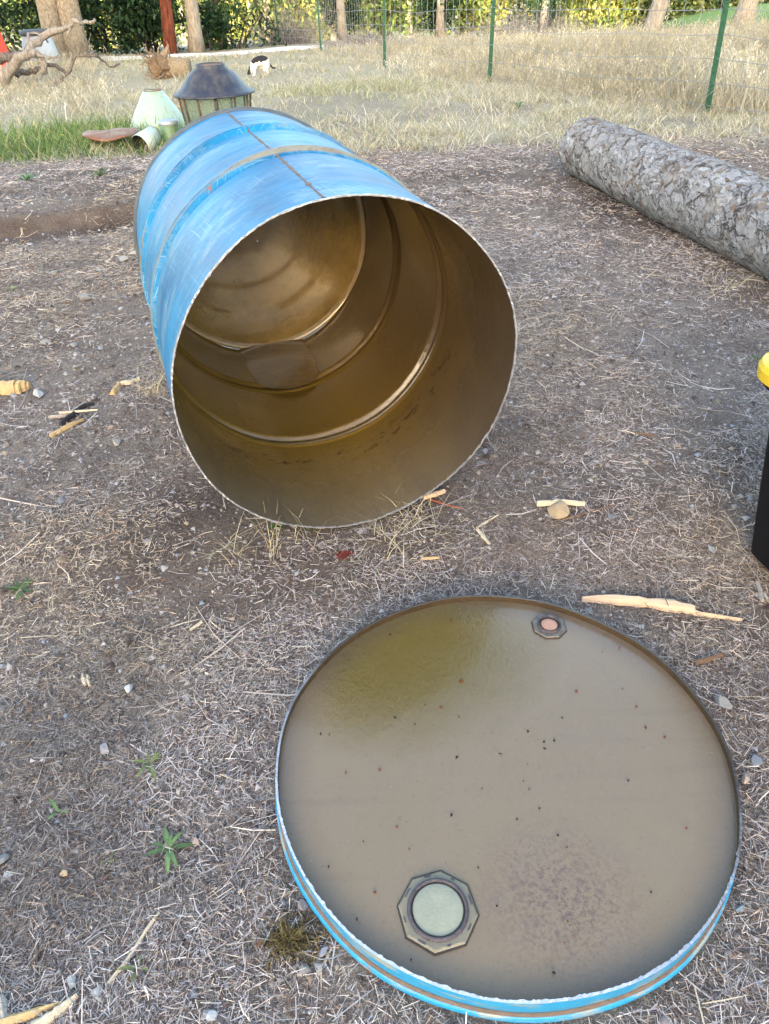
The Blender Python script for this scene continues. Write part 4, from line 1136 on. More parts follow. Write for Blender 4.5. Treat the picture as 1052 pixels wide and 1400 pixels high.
def build_plate():
    p = foot(149, 170, 5.0)
    e = empty('rusty_plate', p); tag(e, 'rusty warped round plate raised on a short stub in the grass', 'plate')
    K = 48; a = np.arange(K) / K * 6.28318; V = []; F = []
    for r, dz in ((0.001, 0.098), (0.09, 0.096), (0.150, 0.094), (0.165, 0.088), (0.167, 0.078), (0.14, 0.082), (0.05, 0.086)):
        V.append(np.stack([r * np.cos(a), r * np.sin(a), dz + 0.010 * (r / 0.187) * np.sin(2 * a + 1) + 0.005 * (r / 0.187) * np.sin(5 * a)], -1))
    for i in range(6):
        for j in range(K): F.append((i * K + j, i * K + (j + 1) % K, (i + 1) * K + (j + 1) % K, (i + 1) * K + j))
    mesh_obj('disc', np.concatenate(V), F, rusty('plate_rust', (0.20, 0.085, 0.045), 0.55), e, None, True)
    mesh_obj('stub', *lathe([(0.082, -0.02), (0.080, 0.04), (0.078, 0.088)], 32), rusty('stub_dark', (0.04, 0.03, 0.026), 0.6), e, None, True)
    mesh_obj('leg', *tube([(-0.125, -0.02, 0.085), (-0.12, -0.02, -0.02)], 0.012, 8), M_RUST, e)
build_plate()

# ------------------------------------------------------------------ bin, red panel, dead wood, stump
def build_bin():
    p = foot(53, 62, 13.2)
    e = empty('grey_bin', p); tag(e, 'pale grey tapered bin with a dark lid behind the dead branches', 'bin')
    mesh_obj('body', *lathe([(0.001, 0), (0.27, 0), (0.265, 0.12), (0.215, 0.36), (0.205, 0.40)], 32), m_plain('pale_grey_plastic', (0.42, 0.45, 0.49), 0.5, 0, 0.12, 8, 0.1), e, None, True)
    mesh_obj('lid', *lathe([(0.205, 0.395), (0.222, 0.40), (0.222, 0.455), (0.20, 0.468), (0.001, 0.47)], 32), m_plain('dark_grey_plastic', (0.085, 0.09, 0.10), 0.5, 0, 0.15, 8, 0.1), e, None, True)
build_bin()
def build_panel():
    e = empty('red_board', foot(-40, 66, 11.8)); tag(e, 'sloping red ribbed hoarding at the far left edge', 'board')  # red shape of unknown kind, built as a sloping ribbed sheet
    m = m_plain('red_paint', (0.52, 0.030, 0.022), 0.5, 0, 0.15, 5, 0.1)
    V, F = [], []
    N = 12
    for i in range(N + 1):
        f = i / N; rib = 0.015 if i % 3 == 0 else 0.0
        for z, xo in ((0.0, 0.54), (1.5, 0.30)):
            V.append((-1.2 + (1.2 + xo) * f, -rib, z)); V.append((-1.2 + (1.2 + xo) * f, 0.03 - rib, z))
    for i in range(N):
        a = i * 4
        F += [(a, a + 4, a + 6, a + 2), (a + 1, a + 3, a + 7, a + 5), (a + 2, a + 6, a + 7, a + 3)]
    F += [(0, 2, 3, 1), (N * 4, N * 4 + 1, N * 4 + 3, N * 4 + 2)]
    mesh_obj('sheet', V, F, m, e)
    mesh_obj('frame_rail', *tube([(-1.2, -0.03, 1.5), (0.30, -0.03, 1.5)], 0.02, 8), m, e)
build_panel()

M_DEAD = bark_mat('bleached_wood', (0.17, 0.14, 0.12), (0.38, 0.34, 0.30), 30, 10)
M_DEAD2 = bark_mat('weathered_wood', (0.09, 0.07, 0.06), (0.22, 0.19, 0.17), 30, 10)
def branchwork(name, label, y, paths, mat, seed, u0, v0):
    o = foot(u0, v0, y); e = empty(name, o); tag(e, label, 'branch')
    for i, (pts, r0, r1) in enumerate(paths):
        rng = np.random.default_rng(seed + i)
        P = np.array([at(u, v, y + dy) for u, v, dy in pts]) - o
        P = spline(P, 16); P[1:-1] += rng.standard_normal((14, 3)) * r0 * 0.28
        mesh_obj('trunk' if i == 0 else 'bough', *tube(P, np.linspace(r0, r1, 16), 9, 0.14, seed + i), mat, e, None, True)
branchwork('dead_branch', 'bleached dead branch arching up at the left with forked tips', 9.6,
           [([(-30, 128, 0), (0, 112, 0), (22, 88, 0), (40, 68, 0), (58, 52, 0.1), (80, 43, 0.1), (98, 36, 0)], 0.075, 0.022),
            ([(98, 36, 0), (101, 27, 0), (112, 32, 0), (130, 27, -0.1)], 0.026, 0.016),
            ([(40, 68, 0), (50, 74, 0), (58, 84, 0), (60, 102, 0)], 0.045, 0.03),
            ([(42, 64, 0), (38, 50, 0.1), (44, 44, 0.2), (60, 50, 0.2), (66, 58, 0.2)], 0.016, 0.010),
            ([(50, 74, 0), (68, 79, -0.1), (84, 76, -0.2)], 0.022, 0.008),
            ([(98, 36, 0), (94, 46, 0), (92, 54, 0)], 0.012, 0.006)], M_DEAD, 500, 20, 118)
branchwork('dead_branch', 'thin dark crooked branch standing out of the grass, right of the arching one', 9.3,
           [([(72, 118, 0), (88, 106, 0), (98, 92, 0), (103, 78, 0), (118, 76, 0), (130, 70, 0)], 0.020, 0.013),
            ([(118, 77, 0), (130, 76, 0), (140, 82, 0.1), (151, 91, 0.1), (164, 87, 0.1)], 0.013, 0.010),
            ([(103, 78, 0), (110, 70, 0), (112, 62, 0)], 0.009, 0.005),
            ([(118, 76, 0), (124, 66, 0), (122, 58, 0), (124, 46, 0)], 0.009, 0.004)], M_DEAD2, 540, 75, 117)
branchwork('dead_branch', 'grey fallen limb lying low in the grass at the left edge', 10.0,
           [([(-20, 92, 0), (8, 82, 0), (22, 74, 0), (34, 72, 0)], 0.06, 0.03), ([(22, 104, -0.2), (34, 98, -0.2), (50, 96, -0.2), (72, 90, -0.2), (90, 98, -0.2)], 0.035, 0.018)], M_DEAD2, 560, 5, 104)

def build_stump():
    o = foot(232, 92, 10.0); e = empty('uprooted_stump', o); e.scale = (0.72, 0.72, 0.80); tag(e, 'uprooted stump with a torn root plate lying in the dry grass', 'stump')
    rng = np.random.default_rng(9)
    mesh_obj('trunk', *tube([(-0.05, 0, 0.13), (0.1, 0.02, 0.13), (0.22, 0.03, 0.125), (0.33, 0.03, 0.12)], [0.14, 0.135, 0.125, 0.12], 16, 0.06, 2), bark_mat('stump_bark', (0.20, 0.15, 0.10), (0.40, 0.32, 0.22), 40, 30), e, None, True)
    bm = bmesh.new(); bmesh.ops.create_icosphere(bm, subdivisions=3, radius=1.0)
    for v in bm.verts:
        c = v.co; n = 1 + 0.35 * float(fbm(c.x * 3 + c.z * 2, c.y * 3 - c.z, 1.0, 3, 3)); v.co = Vector((c.x * 0.19 * n - 0.13, c.y * 0.20 * n, 0.14 + c.z * 0.17 * n))
    me = bpy.data.meshes.new('root_plate'); bm.to_mesh(me); bm.free()
    me.materials.append(bark_mat('root_soil', (0.11, 0.07, 0.045), (0.30, 0.21, 0.13), 30, 30))
    ob = bpy.data.objects.new('root_plate', me); COL.objects.link(ob); ob.parent = e
    mr = bark_mat('root_wood', (0.16, 0.11, 0.075), (0.42, 0.32, 0.22), 40, 20)
    for i in range(22):
        a = rng.random() * 6.283; l = 0.22 + 0.22 * rng.random()
        d = np.array([-0.55 + 0.5 * rng.standard_normal(), -0.5 + 0.6 * rng.standard_normal(), 0.5 * rng.standard_normal()]); d /= np.linalg.norm(d)
        p0 = np.array([-0.12, 0, 0.14]); p1 = p0 + d * l; p1[2] = max(0.01, p1[2])
        mesh_obj('root', *limb(p0, p1, 0.022, 0.005, rng, 7, 0.4, 6), mr, e, None, True)
    mesh_obj('splinter', *tube([(-0.10, 0, 0.22), (-0.02, -0.01, 0.33), (0.05, 0.0, 0.42)], [0.075, 0.045, 0.006], 7, 0.2, 4), mr, e)
build_stump()

# ------------------------------------------------------------------ the cat
def build_cat():
    p = foot(356, 104, 9.9)
    e = empty('cat', p, R_(0)); e.scale = (0.66, 0.66, 0.70); tag(e, 'black and white cat sniffing the ground in the dry grass', 'cat')
    mb = MB()
    def blob(c, r, k=12):
        V, F = lathe([(max(1e-4, math.sin(t)), -math.cos(t)) for t in np.linspace(0.02, 3.12, 9)], k)
        mb.add(V * np.array(r) + np.array(c), F + [tuple(range(k))[::-1], tuple(8 * k + j for j in range(k))])
    # faces left and a little towards the viewer; back arched, head down
    sp_ = spline([(0.15, 0.06, 0.165), (0.09, 0.04, 0.20), (0.01, 0.01, 0.205), (-0.06, -0.02, 0.185), (-0.105, -0.04, 0.15)], 14)
    mb.add(*tube(sp_, [0.045, 0.066, 0.076, 0.080, 0.080, 0.078, 0.075, 0.073, 0.072, 0.070, 0.066, 0.060, 0.052, 0.042], 14))
    blob((0.125, 0.05, 0.135), (0.058, 0.06, 0.075)); blob((-0.075, -0.03, 0.14), (0.050, 0.055, 0.065))
    mb.add(*tube(spline([(-0.10, -0.04, 0.155), (-0.135, -0.055, 0.115), (-0.155, -0.065, 0.085)], 7), [0.046, 0.043, 0.040, 0.038, 0.037, 0.036, 0.035], 12))
    blob((-0.160, -0.068, 0.068), (0.043, 0.043, 0.040)); blob((-0.190, -0.085, 0.045), (0.024, 0.022, 0.020))
    for s in (-1, 1):
        b = np.array([-0.145 + 0.012 * s, -0.062 - 0.028 * s, 0.098])
        mb.add([b + (-0.014, 0.012 * s, 0), b + (0.016, -0.008 * s, 0), b + (0.004, -0.014 * s, 0), b + (0.006, -0.010 * s, 0.036)], [(0, 1, 3), (1, 2, 3), (2, 0, 3), (0, 2, 1)])
        sy = 0.035 * s
        mb.add(*tube(spline([(-0.085, -0.032 - sy, 0.13), (-0.080, -0.034 - sy, 0.075), (-0.090, -0.036 - sy, 0.035), (-0.098, -0.038 - sy, 0.012)], 8), [0.032, 0.028, 0.024, 0.020, 0.018, 0.017, 0.017, 0.018], 8))
        blob((-0.106, -0.040 - sy, 0.012), (0.024, 0.016, 0.013))
        mb.add(*tube(spline([(0.125, 0.05 - sy, 0.13), (0.090, 0.045 - sy, 0.085), (0.135, 0.05 - sy, 0.055), (0.118, 0.045 - sy, 0.012)], 10), [0.050, 0.046, 0.040, 0.034, 0.028, 0.022, 0.019, 0.018, 0.017, 0.018], 8))
        blob((0.100, 0.042 - sy, 0.012), (0.028, 0.016, 0.013))
    mb.add(*tube(spline([(0.16, 0.06, 0.17), (0.20, 0.075, 0.13), (0.235, 0.085, 0.09), (0.275, 0.09, 0.10)], 10), np.linspace(0.020, 0.012, 10), 8))
    t = NT('cat_fur'); v = t.coords()
    tc = t.n('TexCoord'); sx = t.n('SeparateXYZ'); t.l(tc.outputs['Object'], sx.inputs[0])
    f = t.noise(v, 9.0, 2, 0.4)
    top = t.math('ADD', t.math('MULTIPLY', sx.outputs[2], 3.0), t.math('MULTIPLY', f, 1.0))
    head = t.math('MULTIPLY_ADD', sx.outputs[0], -40.0, -5.2, clamp=True)
    tail = t.math('MULTIPLY_ADD', sx.outputs[0], 40.0, -6.8, clamp=True)
    blk = t.math('MAXIMUM', t.math('MAXIMUM', t.ramp(top, [(0.99, 0.0), (1.0, 1.0)]), t.math('MULTIPLY', head, t.ramp(f, [(0.42, 0.0), (0.46, 1.0)]))), tail)
    blk = t.math('MAXIMUM', t.math('MULTIPLY', t.ramp(t.math('ADD', t.math('MULTIPLY', sx.outputs[2], 2.2), f), [(0.90, 0.0), (0.93, 1.0)]), 1.0), t.math('MAXIMUM', head, tail))
    c = t.mix(blk, (0.70, 0.68, 0.65), (0.025, 0.025, 0.028))
    ob = mb.build('body', t.done(t.bsdf(c, 0.85, normal=t.bump(t.noise(v, 240, 3), 0.4, 0.004), spec=0.2)), e, True)
    rm = ob.modifiers.new('remesh', 'REMESH'); rm.mode = 'VOXEL'; rm.voxel_size = 0.0065; rm.use_smooth_shade = True
    sm = ob.modifiers.new('smooth', 'SMOOTH'); sm.factor = 0.6; sm.iterations = 5
build_cat()

# ------------------------------------------------------------------ stones, chips, sticks
def rock(name, label, u, v, size, color, seed, flat=0.55, rz=0.0, cat='stone', dz=0.0):
    rng = np.random.default_rng(seed)
    bm = bmesh.new(); bmesh.ops.create_icosphere(bm, subdivisions=3, radius=1.0)
    pl = rng.standard_normal((9, 3)); pl /= np.linalg.norm(pl, axis=1)[:, None]; h = 0.30 + 0.42 * rng.random(9)
    V = np.array([v_.co[:] for v_ in bm.verts])
    for n_, h_ in zip(pl, h):
        d = V @ n_; V = V - np.where(d > h_, d - h_, 0)[:, None] * n_
    V *= (1 + 0.05 * fbm(V[:, 0] * 2 + V[:, 2], V[:, 1] * 2 - V[:, 2], 0.4, 2, seed))[:, None]
    V *= np.array([size, size * (0.6 + 0.35 * rng.random()), size * flat])
    F = [[v_.index for v_ in f.verts] for f in bm.faces]; bm.free()
    p = G(u, v); V[:, 2] -= V[:, 2].min() + size * flat * 0.30
    t = NT('stone_' + str(seed)); tv = t.coords()
    c = t.mix(t.noise(tv, 60, 5, 0.7), tuple(x * 0.50 for x in color), tuple(min(1, x * 0.92) for x in color))
    m = t.done(t.bsdf(c, 0.85, normal=t.bump(t.noise(tv, 150, 4), 0.4, 0.002), spec=0.3))
    o = mesh_obj(name, V, F, m, None, None, False, (p[0], p[1], p[2] + 0.002 + dz)); o.rotation_euler = (0, 0, rz)
    return tag(o, label, cat)

GR = (0.34, 0.335, 0.33); LG = (0.48, 0.48, 0.47); WH = (0.56, 0.55, 0.53); TAN = (0.48, 0.37, 0.24); BG = (0.25, 0.28, 0.32); PK = (0.44, 0.34, 0.32)
for i, (u, v, px, c, fl, lab) in enumerate([
    (116, 411, 10, GR, 0.75, 'angular grey stone on bare earth left of the drum, largest of those there'),
    (178, 946, 10, WH, 0.8, 'chalky white stone in the litter left of the lid'),
    (415, 1243, 9, PK, 0.7, 'pale pinkish stone touching the lid at its lower left'),
    (441, 1303, 8, (0.42, 0.41, 0.47), 0.6, 'lavender grey pebble beside the moss below the lid'),
    (760, 702, 19, TAN, 0.45, 'flat tan rock lying against a stick right of the drum'),
    (838, 708, 7, BG, 0.4, 'blue grey chip right of the tan rock'),
    (972, 752, 9, LG, 0.35, 'flat pale chip in the litter left of the black tote'),
    (986, 965, 12, GR, 0.7, 'knobbly grey stone just outside the right rim of the lid'),
    (1035, 1043, 10, BG, 0.6, 'blue grey stone at the right edge beyond the lid'),
    (170, 356, 10, (0.44, 0.40, 0.35), 0.4, 'flat buff stone beside the rear of the drum'),
    (184, 349, 8, (0.46, 0.43, 0.39), 0.45, 'small buff stone against the drum wall'),
    (54, 541, 12, LG, 0.3, 'flat pale stone right of the yellow wood chunk'),
    (160, 609, 7, LG, 1.1, 'small upright grey shard on bare earth below the wood chips'),
    (4, 1180, 13, (0.22, 0.23, 0.24), 0.6, 'dark smooth stone cut by the left edge'),
    (268, 1154, 9, (0.46, 0.36, 0.31), 0.6, 'pinkish stone right of the green rosette'),
    (1011, 1245, 8, (0.33, 0.38, 0.42), 0.7, 'blue grey pebble below the right rim of the lid'),
    (145, 1026, 9, (0.45, 0.39, 0.39), 0.3, 'flat mauve chip left of the lid'),
    (76, 376, 8, (0.36, 0.35, 0.33), 0.5, 'small grey stone below the dug bank'),
    (101, 474, 7, (0.35, 0.34, 0.32), 0.4, 'dull flat pebble in the middle of the bare earth at left'),
    (64, 470, 7, (0.40, 0.37, 0.33), 0.5, 'buff pebble left of the dull flat one'),
    (88, 1197, 6, TAN, 0.7, 'tan pebble near the lower left corner'),
    (357, 1292, 6, (0.42, 0.19, 0.10), 0.6, 'orange brown pebble left of the moss'),
    (137, 372, 6, LG, 0.5, 'pale pebble between the bank and the drum'),
    (98, 1344, 7, (0.55, 0.54, 0.50), 0.5, 'pale pebble at the bottom left among long straws'),
    (291, 1393, 8, (0.52, 0.51, 0.51), 0.7, 'white pebble at the bottom edge left of the lid'),
    (1018, 1066, 8, (0.60, 0.47, 0.38), 0.5, 'pale pink pebble touching the right rim of the lid')]):
    p = G(u, v); dist = np.linalg.norm(p - np.array([0, 0, CAM_H]))
    rock('stone', lab, u, v, px * dist / 1000 * 1.05, c, 700 + i, fl, i * 1.3)

def wood_mat(name, c):
    t = NT(name); v = t.coords((12, 260, 260))
    n = t.noise(v, 1.0, 4, 0.65)
    col = t.mix(n, tuple(x * 0.62 for x in c), tuple(min(1, x * 1.2) for x in c))
    return t.done(t.bsdf(col, 0.75, normal=t.bump(n, 0.5, 0.002), spec=0.3))

def splinter(name, label, pts, th, mat, cat, seed=0, lift=0.002):
    """pts: outline stations along the stick, (u, v, half width m); follows the ground, wedge section"""
    rng = np.random.default_rng(seed)
    C = np.array([G(u, v) for u, v, w in pts]); W = np.array([w for _, _, w in pts])
    n = max(8, 4 * len(pts)); P = spline(C, n); Wd = np.interp(np.linspace(0, 1, n), np.linspace(0, 1, len(W)), W)
    d = P[-1] - P[0]; L = np.linalg.norm(d[:2]); a = math.atan2(d[1], d[0])
    o = P[0].copy(); ca, sa = math.cos(-a), math.sin(-a)
    Q = np.stack([(P[:, 0] - o[0]) * ca - (P[:, 1] - o[1]) * sa, (P[:, 0] - o[0]) * sa + (P[:, 1] - o[1]) * ca, P[:, 2] - o[2]], -1)
    rings = []
    for i in range(n):
        w = Wd[i] * (1 + 0.10 * rng.standard_normal()); t = th * min(1, Wd[i] / Wd.max() + 0.25) * (1 + 0.08 * rng.standard_normal()); x, y, z = Q[i]
        x += 0.002 * rng.standard_normal()
        rings.append([(x, y - w, z), (x, y + w, z), (x, y + w * 0.85, z + t * 0.6), (x, y + w * 0.15, z + t), (x, y - w * 0.55, z + t * 0.85), (x, y - w * 0.95, z + t * 0.4)])
    ob = mesh_obj(name, *loft(rings), mat, None, None, False, (o[0], o[1], o[2] + lift)); ob.rotation_euler = (0, 0, a)
    return tag(ob, label, cat)

WY = wood_mat('fresh_yellow_wood', (0.52, 0.36, 0.18)); WO = wood_mat('fresh_pale_wood', (0.66, 0.47, 0.32)); WG = wood_mat('grey_wood', (0.40, 0.36, 0.31)); WB = wood_mat('blackened_wood', (0.035, 0.032, 0.034)); WP = wood_mat('pale_straw_wood', (0.58, 0.49, 0.36)); WBR = wood_mat('brown_twig', (0.17, 0.11, 0.075))
splinter('wood_splinter', 'long fresh orange wood splinter beside the far rim of the lid', [(795, 822, 0.004), (840, 823, 0.0095), (900, 829, 0.011), (945, 836, 0.009), (952, 841, 0.004), (1014, 850, 0.0012)], 0.013, WO, 'splinter', 1)
splinter('wood_chunk', 'yellow weathered wood chunk cut by the left edge', [(-12, 533, 0.018), (10, 536, 0.020), (30, 535, 0.016), (41, 531, 0.007)], 0.028, WY, 'wood chunk', 2)
splinter('wood_stick', 'yellow split stick below the black stick at left', [(70, 599, 0.006), (92, 587, 0.007), (114, 576, 0.002)], 0.009, WY, 'stick', 3)
splinter('wood_stick', 'blackened crooked stick on bare earth at left', [(83, 585, 0.006), (100, 571, 0.005), (115, 560, 0.005), (130, 555, 0.0025)], 0.010, WB, 'stick', 4, 0.004)
splinter('wood_stick', 'grey weathered stick just above the black stick', [(68, 573, 0.003), (92, 569, 0.004), (119, 552, 0.003)], 0.007, WG, 'stick', 5)
splinter('wood_stick', 'pale thin split stick crossing the black one', [(86, 570, 0.002), (110, 568, 0.003), (136, 566, 0.0015)], 0.004, WP, 'stick', 6, 0.010)
splinter('wood_chip', 'pale orange wood chip lying upright-ended left of the drum', [(155, 541, 0.007), (160, 533, 0.009), (165, 527, 0.005)], 0.010, WY, 'wood chip', 7)
splinter('wood_chip', 'pale pinkish wood chip beside the orange one left of the drum', [(163, 527, 0.006), (178, 525, 0.007), (190, 520, 0.005)], 0.009, WP, 'wood chip', 8)
splinter('wood_stick', 'pale stick above the tan rock right of the drum', [(736, 694, 0.005), (766, 692, 0.0045), (798, 694, 0.004)], 0.009, WP, 'stick', 9, 0.006)
splinter('twig', 'thin dark twig right of the tan rock', [(768, 713, 0.0015), (800, 703, 0.002), (838, 693, 0.0015)], 0.003, WBR, 'twig', 10)
splinter('straw_splinter', 'pale straw splinter, upper one of the crossing pair right of the drum mouth', [(650, 724, 0.0015), (664, 716, 0.003), (682, 705, 0.001)], 0.003, WP, 'straw', 11)
splinter('straw_splinter', 'pale straw splinter, lower one of the crossing pair right of the drum mouth', [(652, 724, 0.003), (661, 735, 0.004), (670, 746, 0.003)], 0.003, WP, 'straw', 12)
splinter('wood_splinter', 'short orange splinter under the drum mouth at its right', [(578, 684, 0.003), (592, 679, 0.005), (607, 674, 0.004)], 0.007, WO, 'splinter', 13)
splinter('twig', 'reddish twig under the orange splinter at the drum mouth', [(590, 685, 0.0015), (612, 692, 0.002), (632, 697, 0.001)], 0.003, wood_mat('red_twig', (0.30, 0.09, 0.05)), 'twig', 14)
splinter('twig', 'dark twig with a pale broken end right of the lid', [(948, 909, 0.004), (968, 904, 0.004), (988, 897, 0.004)], 0.007, WBR, 'twig', 15)
splinter('twig', 'short brown twig in the litter left of the tote', [(862, 593, 0.003), (876, 595, 0.003), (894, 598, 0.002)], 0.005, WBR, 'twig', 16)
splinter('wood_stick', 'grey stick standing by the foot of the tote', [(1036, 799, 0.004), (1040, 811, 0.004), (1042, 824, 0.003)], 0.006, WG, 'stick', 17)
splinter('wood_chip', 'pale chip, left one of a pair left of the lid', [(113, 922, 0.002), (116, 932, 0.004), (118, 938, 0.002)], 0.004, WP, 'wood chip', 18)
splinter('wood_chip', 'pale chip, right one of a pair left of the lid', [(121, 926, 0.002), (122, 933, 0.003), (124, 940, 0.002)], 0.004, WP, 'wood chip', 19)
splinter('wood_stick', 'tan stick at the bottom left corner', [(-5, 1402, 0.005), (40, 1390, 0.005), (82, 1374, 0.002)], 0.008, WY, 'stick', 20)
splinter('wood_stick', 'pale grey stick beside the tan one at the bottom left', [(52, 1404, 0.005), (80, 1386, 0.005), (108, 1362, 0.002)], 0.009, WP, 'stick', 21)
splinter('wood_chip', 'grey wood chip standing at the bottom left edge', [(4, 1368, 0.004), (7, 1382, 0.005), (8, 1396, 0.004)], 0.008, WG, 'wood chip', 22)
splinter('wood_chip', 'tan sliver in the litter in front of the drum', [(577, 766, 0.002), (589, 765, 0.003), (601, 764, 0.002)], 0.004, WY, 'wood chip', 23)
splinter('wood_chip', 'white sliver in the litter between drum and left edge', [(262, 862, 0.002), (270, 857, 0.003), (276, 852, 0.002)], 0.004, WP, 'wood chip', 24)
splinter('twig', 'long pale twig slanting across the lower left litter', [(150, 1345, 0.002), (178, 1310, 0.002), (200, 1275, 0.002), (218, 1250, 0.0012)], 0.004, WP, 'twig', 25)
splinter('twig', 'brown twig below the tan pebble at lower left', [(45, 1322, 0.0015), (52, 1308, 0.002), (52, 1290, 0.0015)], 0.003, WBR, 'twig', 26)

# ------------------------------------------------------------------ small green weeds, tufts, moss, a red leaf
def weed(label, u, v, px, n, seed, col=(0.085, 0.16, 0.055), up=0.5, name='weed'):
    p = G(u, v); s = 0.82 * px * np.linalg.norm(p - np.array([0, 0, CAM_H])) / 1000
    e = empty(name, p); tag(e, label, 'weed'); rng = np.random.default_rng(seed)
    for i in range(n):
        a = i / n * 6.283 + rng.normal(0, 0.25); L = s * (0.65 + 0.5 * rng.random()); r = up * (0.5 + rng.random())
        t = np.linspace(0, 1, 6); x = L * t; z = L * r * (t - 0.75 * t ** 2) + 0.002
        w = L * 0.10 * np.array([0.5, 0.85, 1.0, 0.9, 0.6, 0.06])
        V = []
        for k in range(6):
            for q, dz in ((-1, 0.25), (0, 0), (1, 0.25)): V.append((x[k] * math.cos(a) - q * w[k] * math.sin(a), x[k] * math.sin(a) + q * w[k] * math.cos(a), z[k] + dz * w[k]))
        F = [(k * 3 + q, k * 3 + q + 1, k * 3 + q + 4, k * 3 + q + 3) for k in range(5) for q in (0, 1)]
        c = np.tile(np.clip(np.array(col) * np.array((1.15, 1.0, 0.75)) * (1 + 0.25 * rng.standard_normal()), 0.01, 1), (18, 1))
        c[1::3] *= 1.25
        mesh_obj('leaf', V, F, M_LEAF, e, c, True)
weed('largest green rosette in the litter left of the lid', 231, 1162, 36, 9, 1, (0.10, 0.19, 0.10))
weed('green rosette at the left edge level with the lid top', 31, 808, 26, 11, 2, (0.075, 0.14, 0.06))
weed('slim green weed left of the lid above the larger rosette', 205, 1046, 30, 6, 3, (0.16, 0.22, 0.10), 0.7)
weed('low green weed on bare earth near the top left', 38, 248, 18, 12, 4, (0.05, 0.13, 0.05), 0.8)
weed('low green weed right of the other one above the bank', 136, 242, 20, 12, 5, (0.09, 0.15, 0.06), 0.8)
weed('pale grey-green weed at the left edge below the bank', 17, 397, 14, 9, 6, (0.19, 0.23, 0.14), 0.7)
weed('small green weed tucked under the drum mouth', 384, 722, 24, 6, 7, (0.06, 0.15, 0.04), 0.8)
weed('small green shoots under the drum mouth right of the other weed', 428, 723, 20, 5, 8, (0.09, 0.17, 0.05), 0.9)
weed('single green blade sprout in the lower left litter', 82, 1112, 22, 3, 9, (0.10, 0.20, 0.10), 1.0)
weed('pale green sprout near the bottom left', 190, 1325, 24, 4, 10, (0.15, 0.22, 0.12), 0.7)
weed('tiny green sprout left of the larger rosette', 152, 1178, 14, 4, 11, (0.15, 0.22, 0.10), 0.7)
weed('small green weed in front of the yellow lid at the right edge', 1035, 492, 13, 8, 12, (0.08, 0.17, 0.06), 0.8)
weed('green weed at the foot of the meadow right of centre', 708, 150, 14, 10, 13, (0.06, 0.14, 0.05), 1.4)

def blade_set(B, Hh, Wd, rng, lean=0.45, droop=0.35, K=4):
    N = len(B); a = rng.random(N) * 6.283; t = np.linspace(0, 1, K)
    ln = lean * (0.3 + rng.random(N)); dx = np.cos(a) * ln; dy = np.sin(a) * ln
    prof = (t[None] * 0.6 + t[None] ** 2 * 0.7)
    X = B[:, 0, None] + (Hh * dx)[:, None] * prof; Y = B[:, 1, None] + (Hh * dy)[:, None] * prof
    Zz = B[:, 2, None] + Hh[:, None] * (t[None] - droop * ln[:, None] * t[None] ** 2)
    b = rng.random(N) * 6.283
    side = np.stack([np.cos(b), np.sin(b), 0 * b], -1)
    W = Wd[:, None] * np.array([1.0, 0.9, 0.65, 0.12] if K == 4 else np.linspace(1, 0.15, K))[None]
    V, F = strips(np.stack([X, Y, Zz], -1), W, side)
    return V, F, np.stack([X[:, -1], Y[:, -1], Zz[:, -1]], -1)

def tuft(label, u, v, n, h, spread, seed, lean=0.6, cols=((0.52, 0.44, 0.27), (0.60, 0.53, 0.36), (0.42, 0.34, 0.20))):
    p = G(u, v); rng = np.random.default_rng(seed)
    B = np.stack([rng.normal(0, spread, n), rng.normal(0, spread, n), np.full(n, -0.003)], -1)
    V, F, _ = blade_set(B, h * (0.4 + 0.8 * rng.random(n)), np.full(n, 0.0006), rng, lean, 0.4)
    o = mesh_obj('dry_tuft', V, F, M_STRAW, None, np.repeat(palette(rng, n, cols), 8, 0), False, p)
    tag(o, label, 'grass tuft')
tuft('upright dry grass tuft in front of the drum mouth at left', 372, 760, 18, 0.11, 0.010, 1, 0.5)
tuft('thin dry stalks standing before the drum mouth near its middle', 408, 742, 9, 0.12, 0.016, 2, 0.35)
tuft('sprawling dry grass tuft in front of the drum, right of the stalks', 535, 748, 44, 0.065, 0.03, 3, 1.3)
tuft('flattened dry tuft left of the upright one by the drum', 325, 752, 40, 0.07, 0.022, 4, 1.3)
tuft('dry straw tuft against the left wall of the drum', 215, 535, 50, 0.07, 0.022, 5, 1.0)
tuft('dry straw tuft under the right side of the drum mouth', 570, 705, 50, 0.06, 0.03, 6, 1.3)
tuft('dry straw tuft at the lower end of the log shadow', 1000, 395, 50, 0.08, 0.05, 7, 1.0)

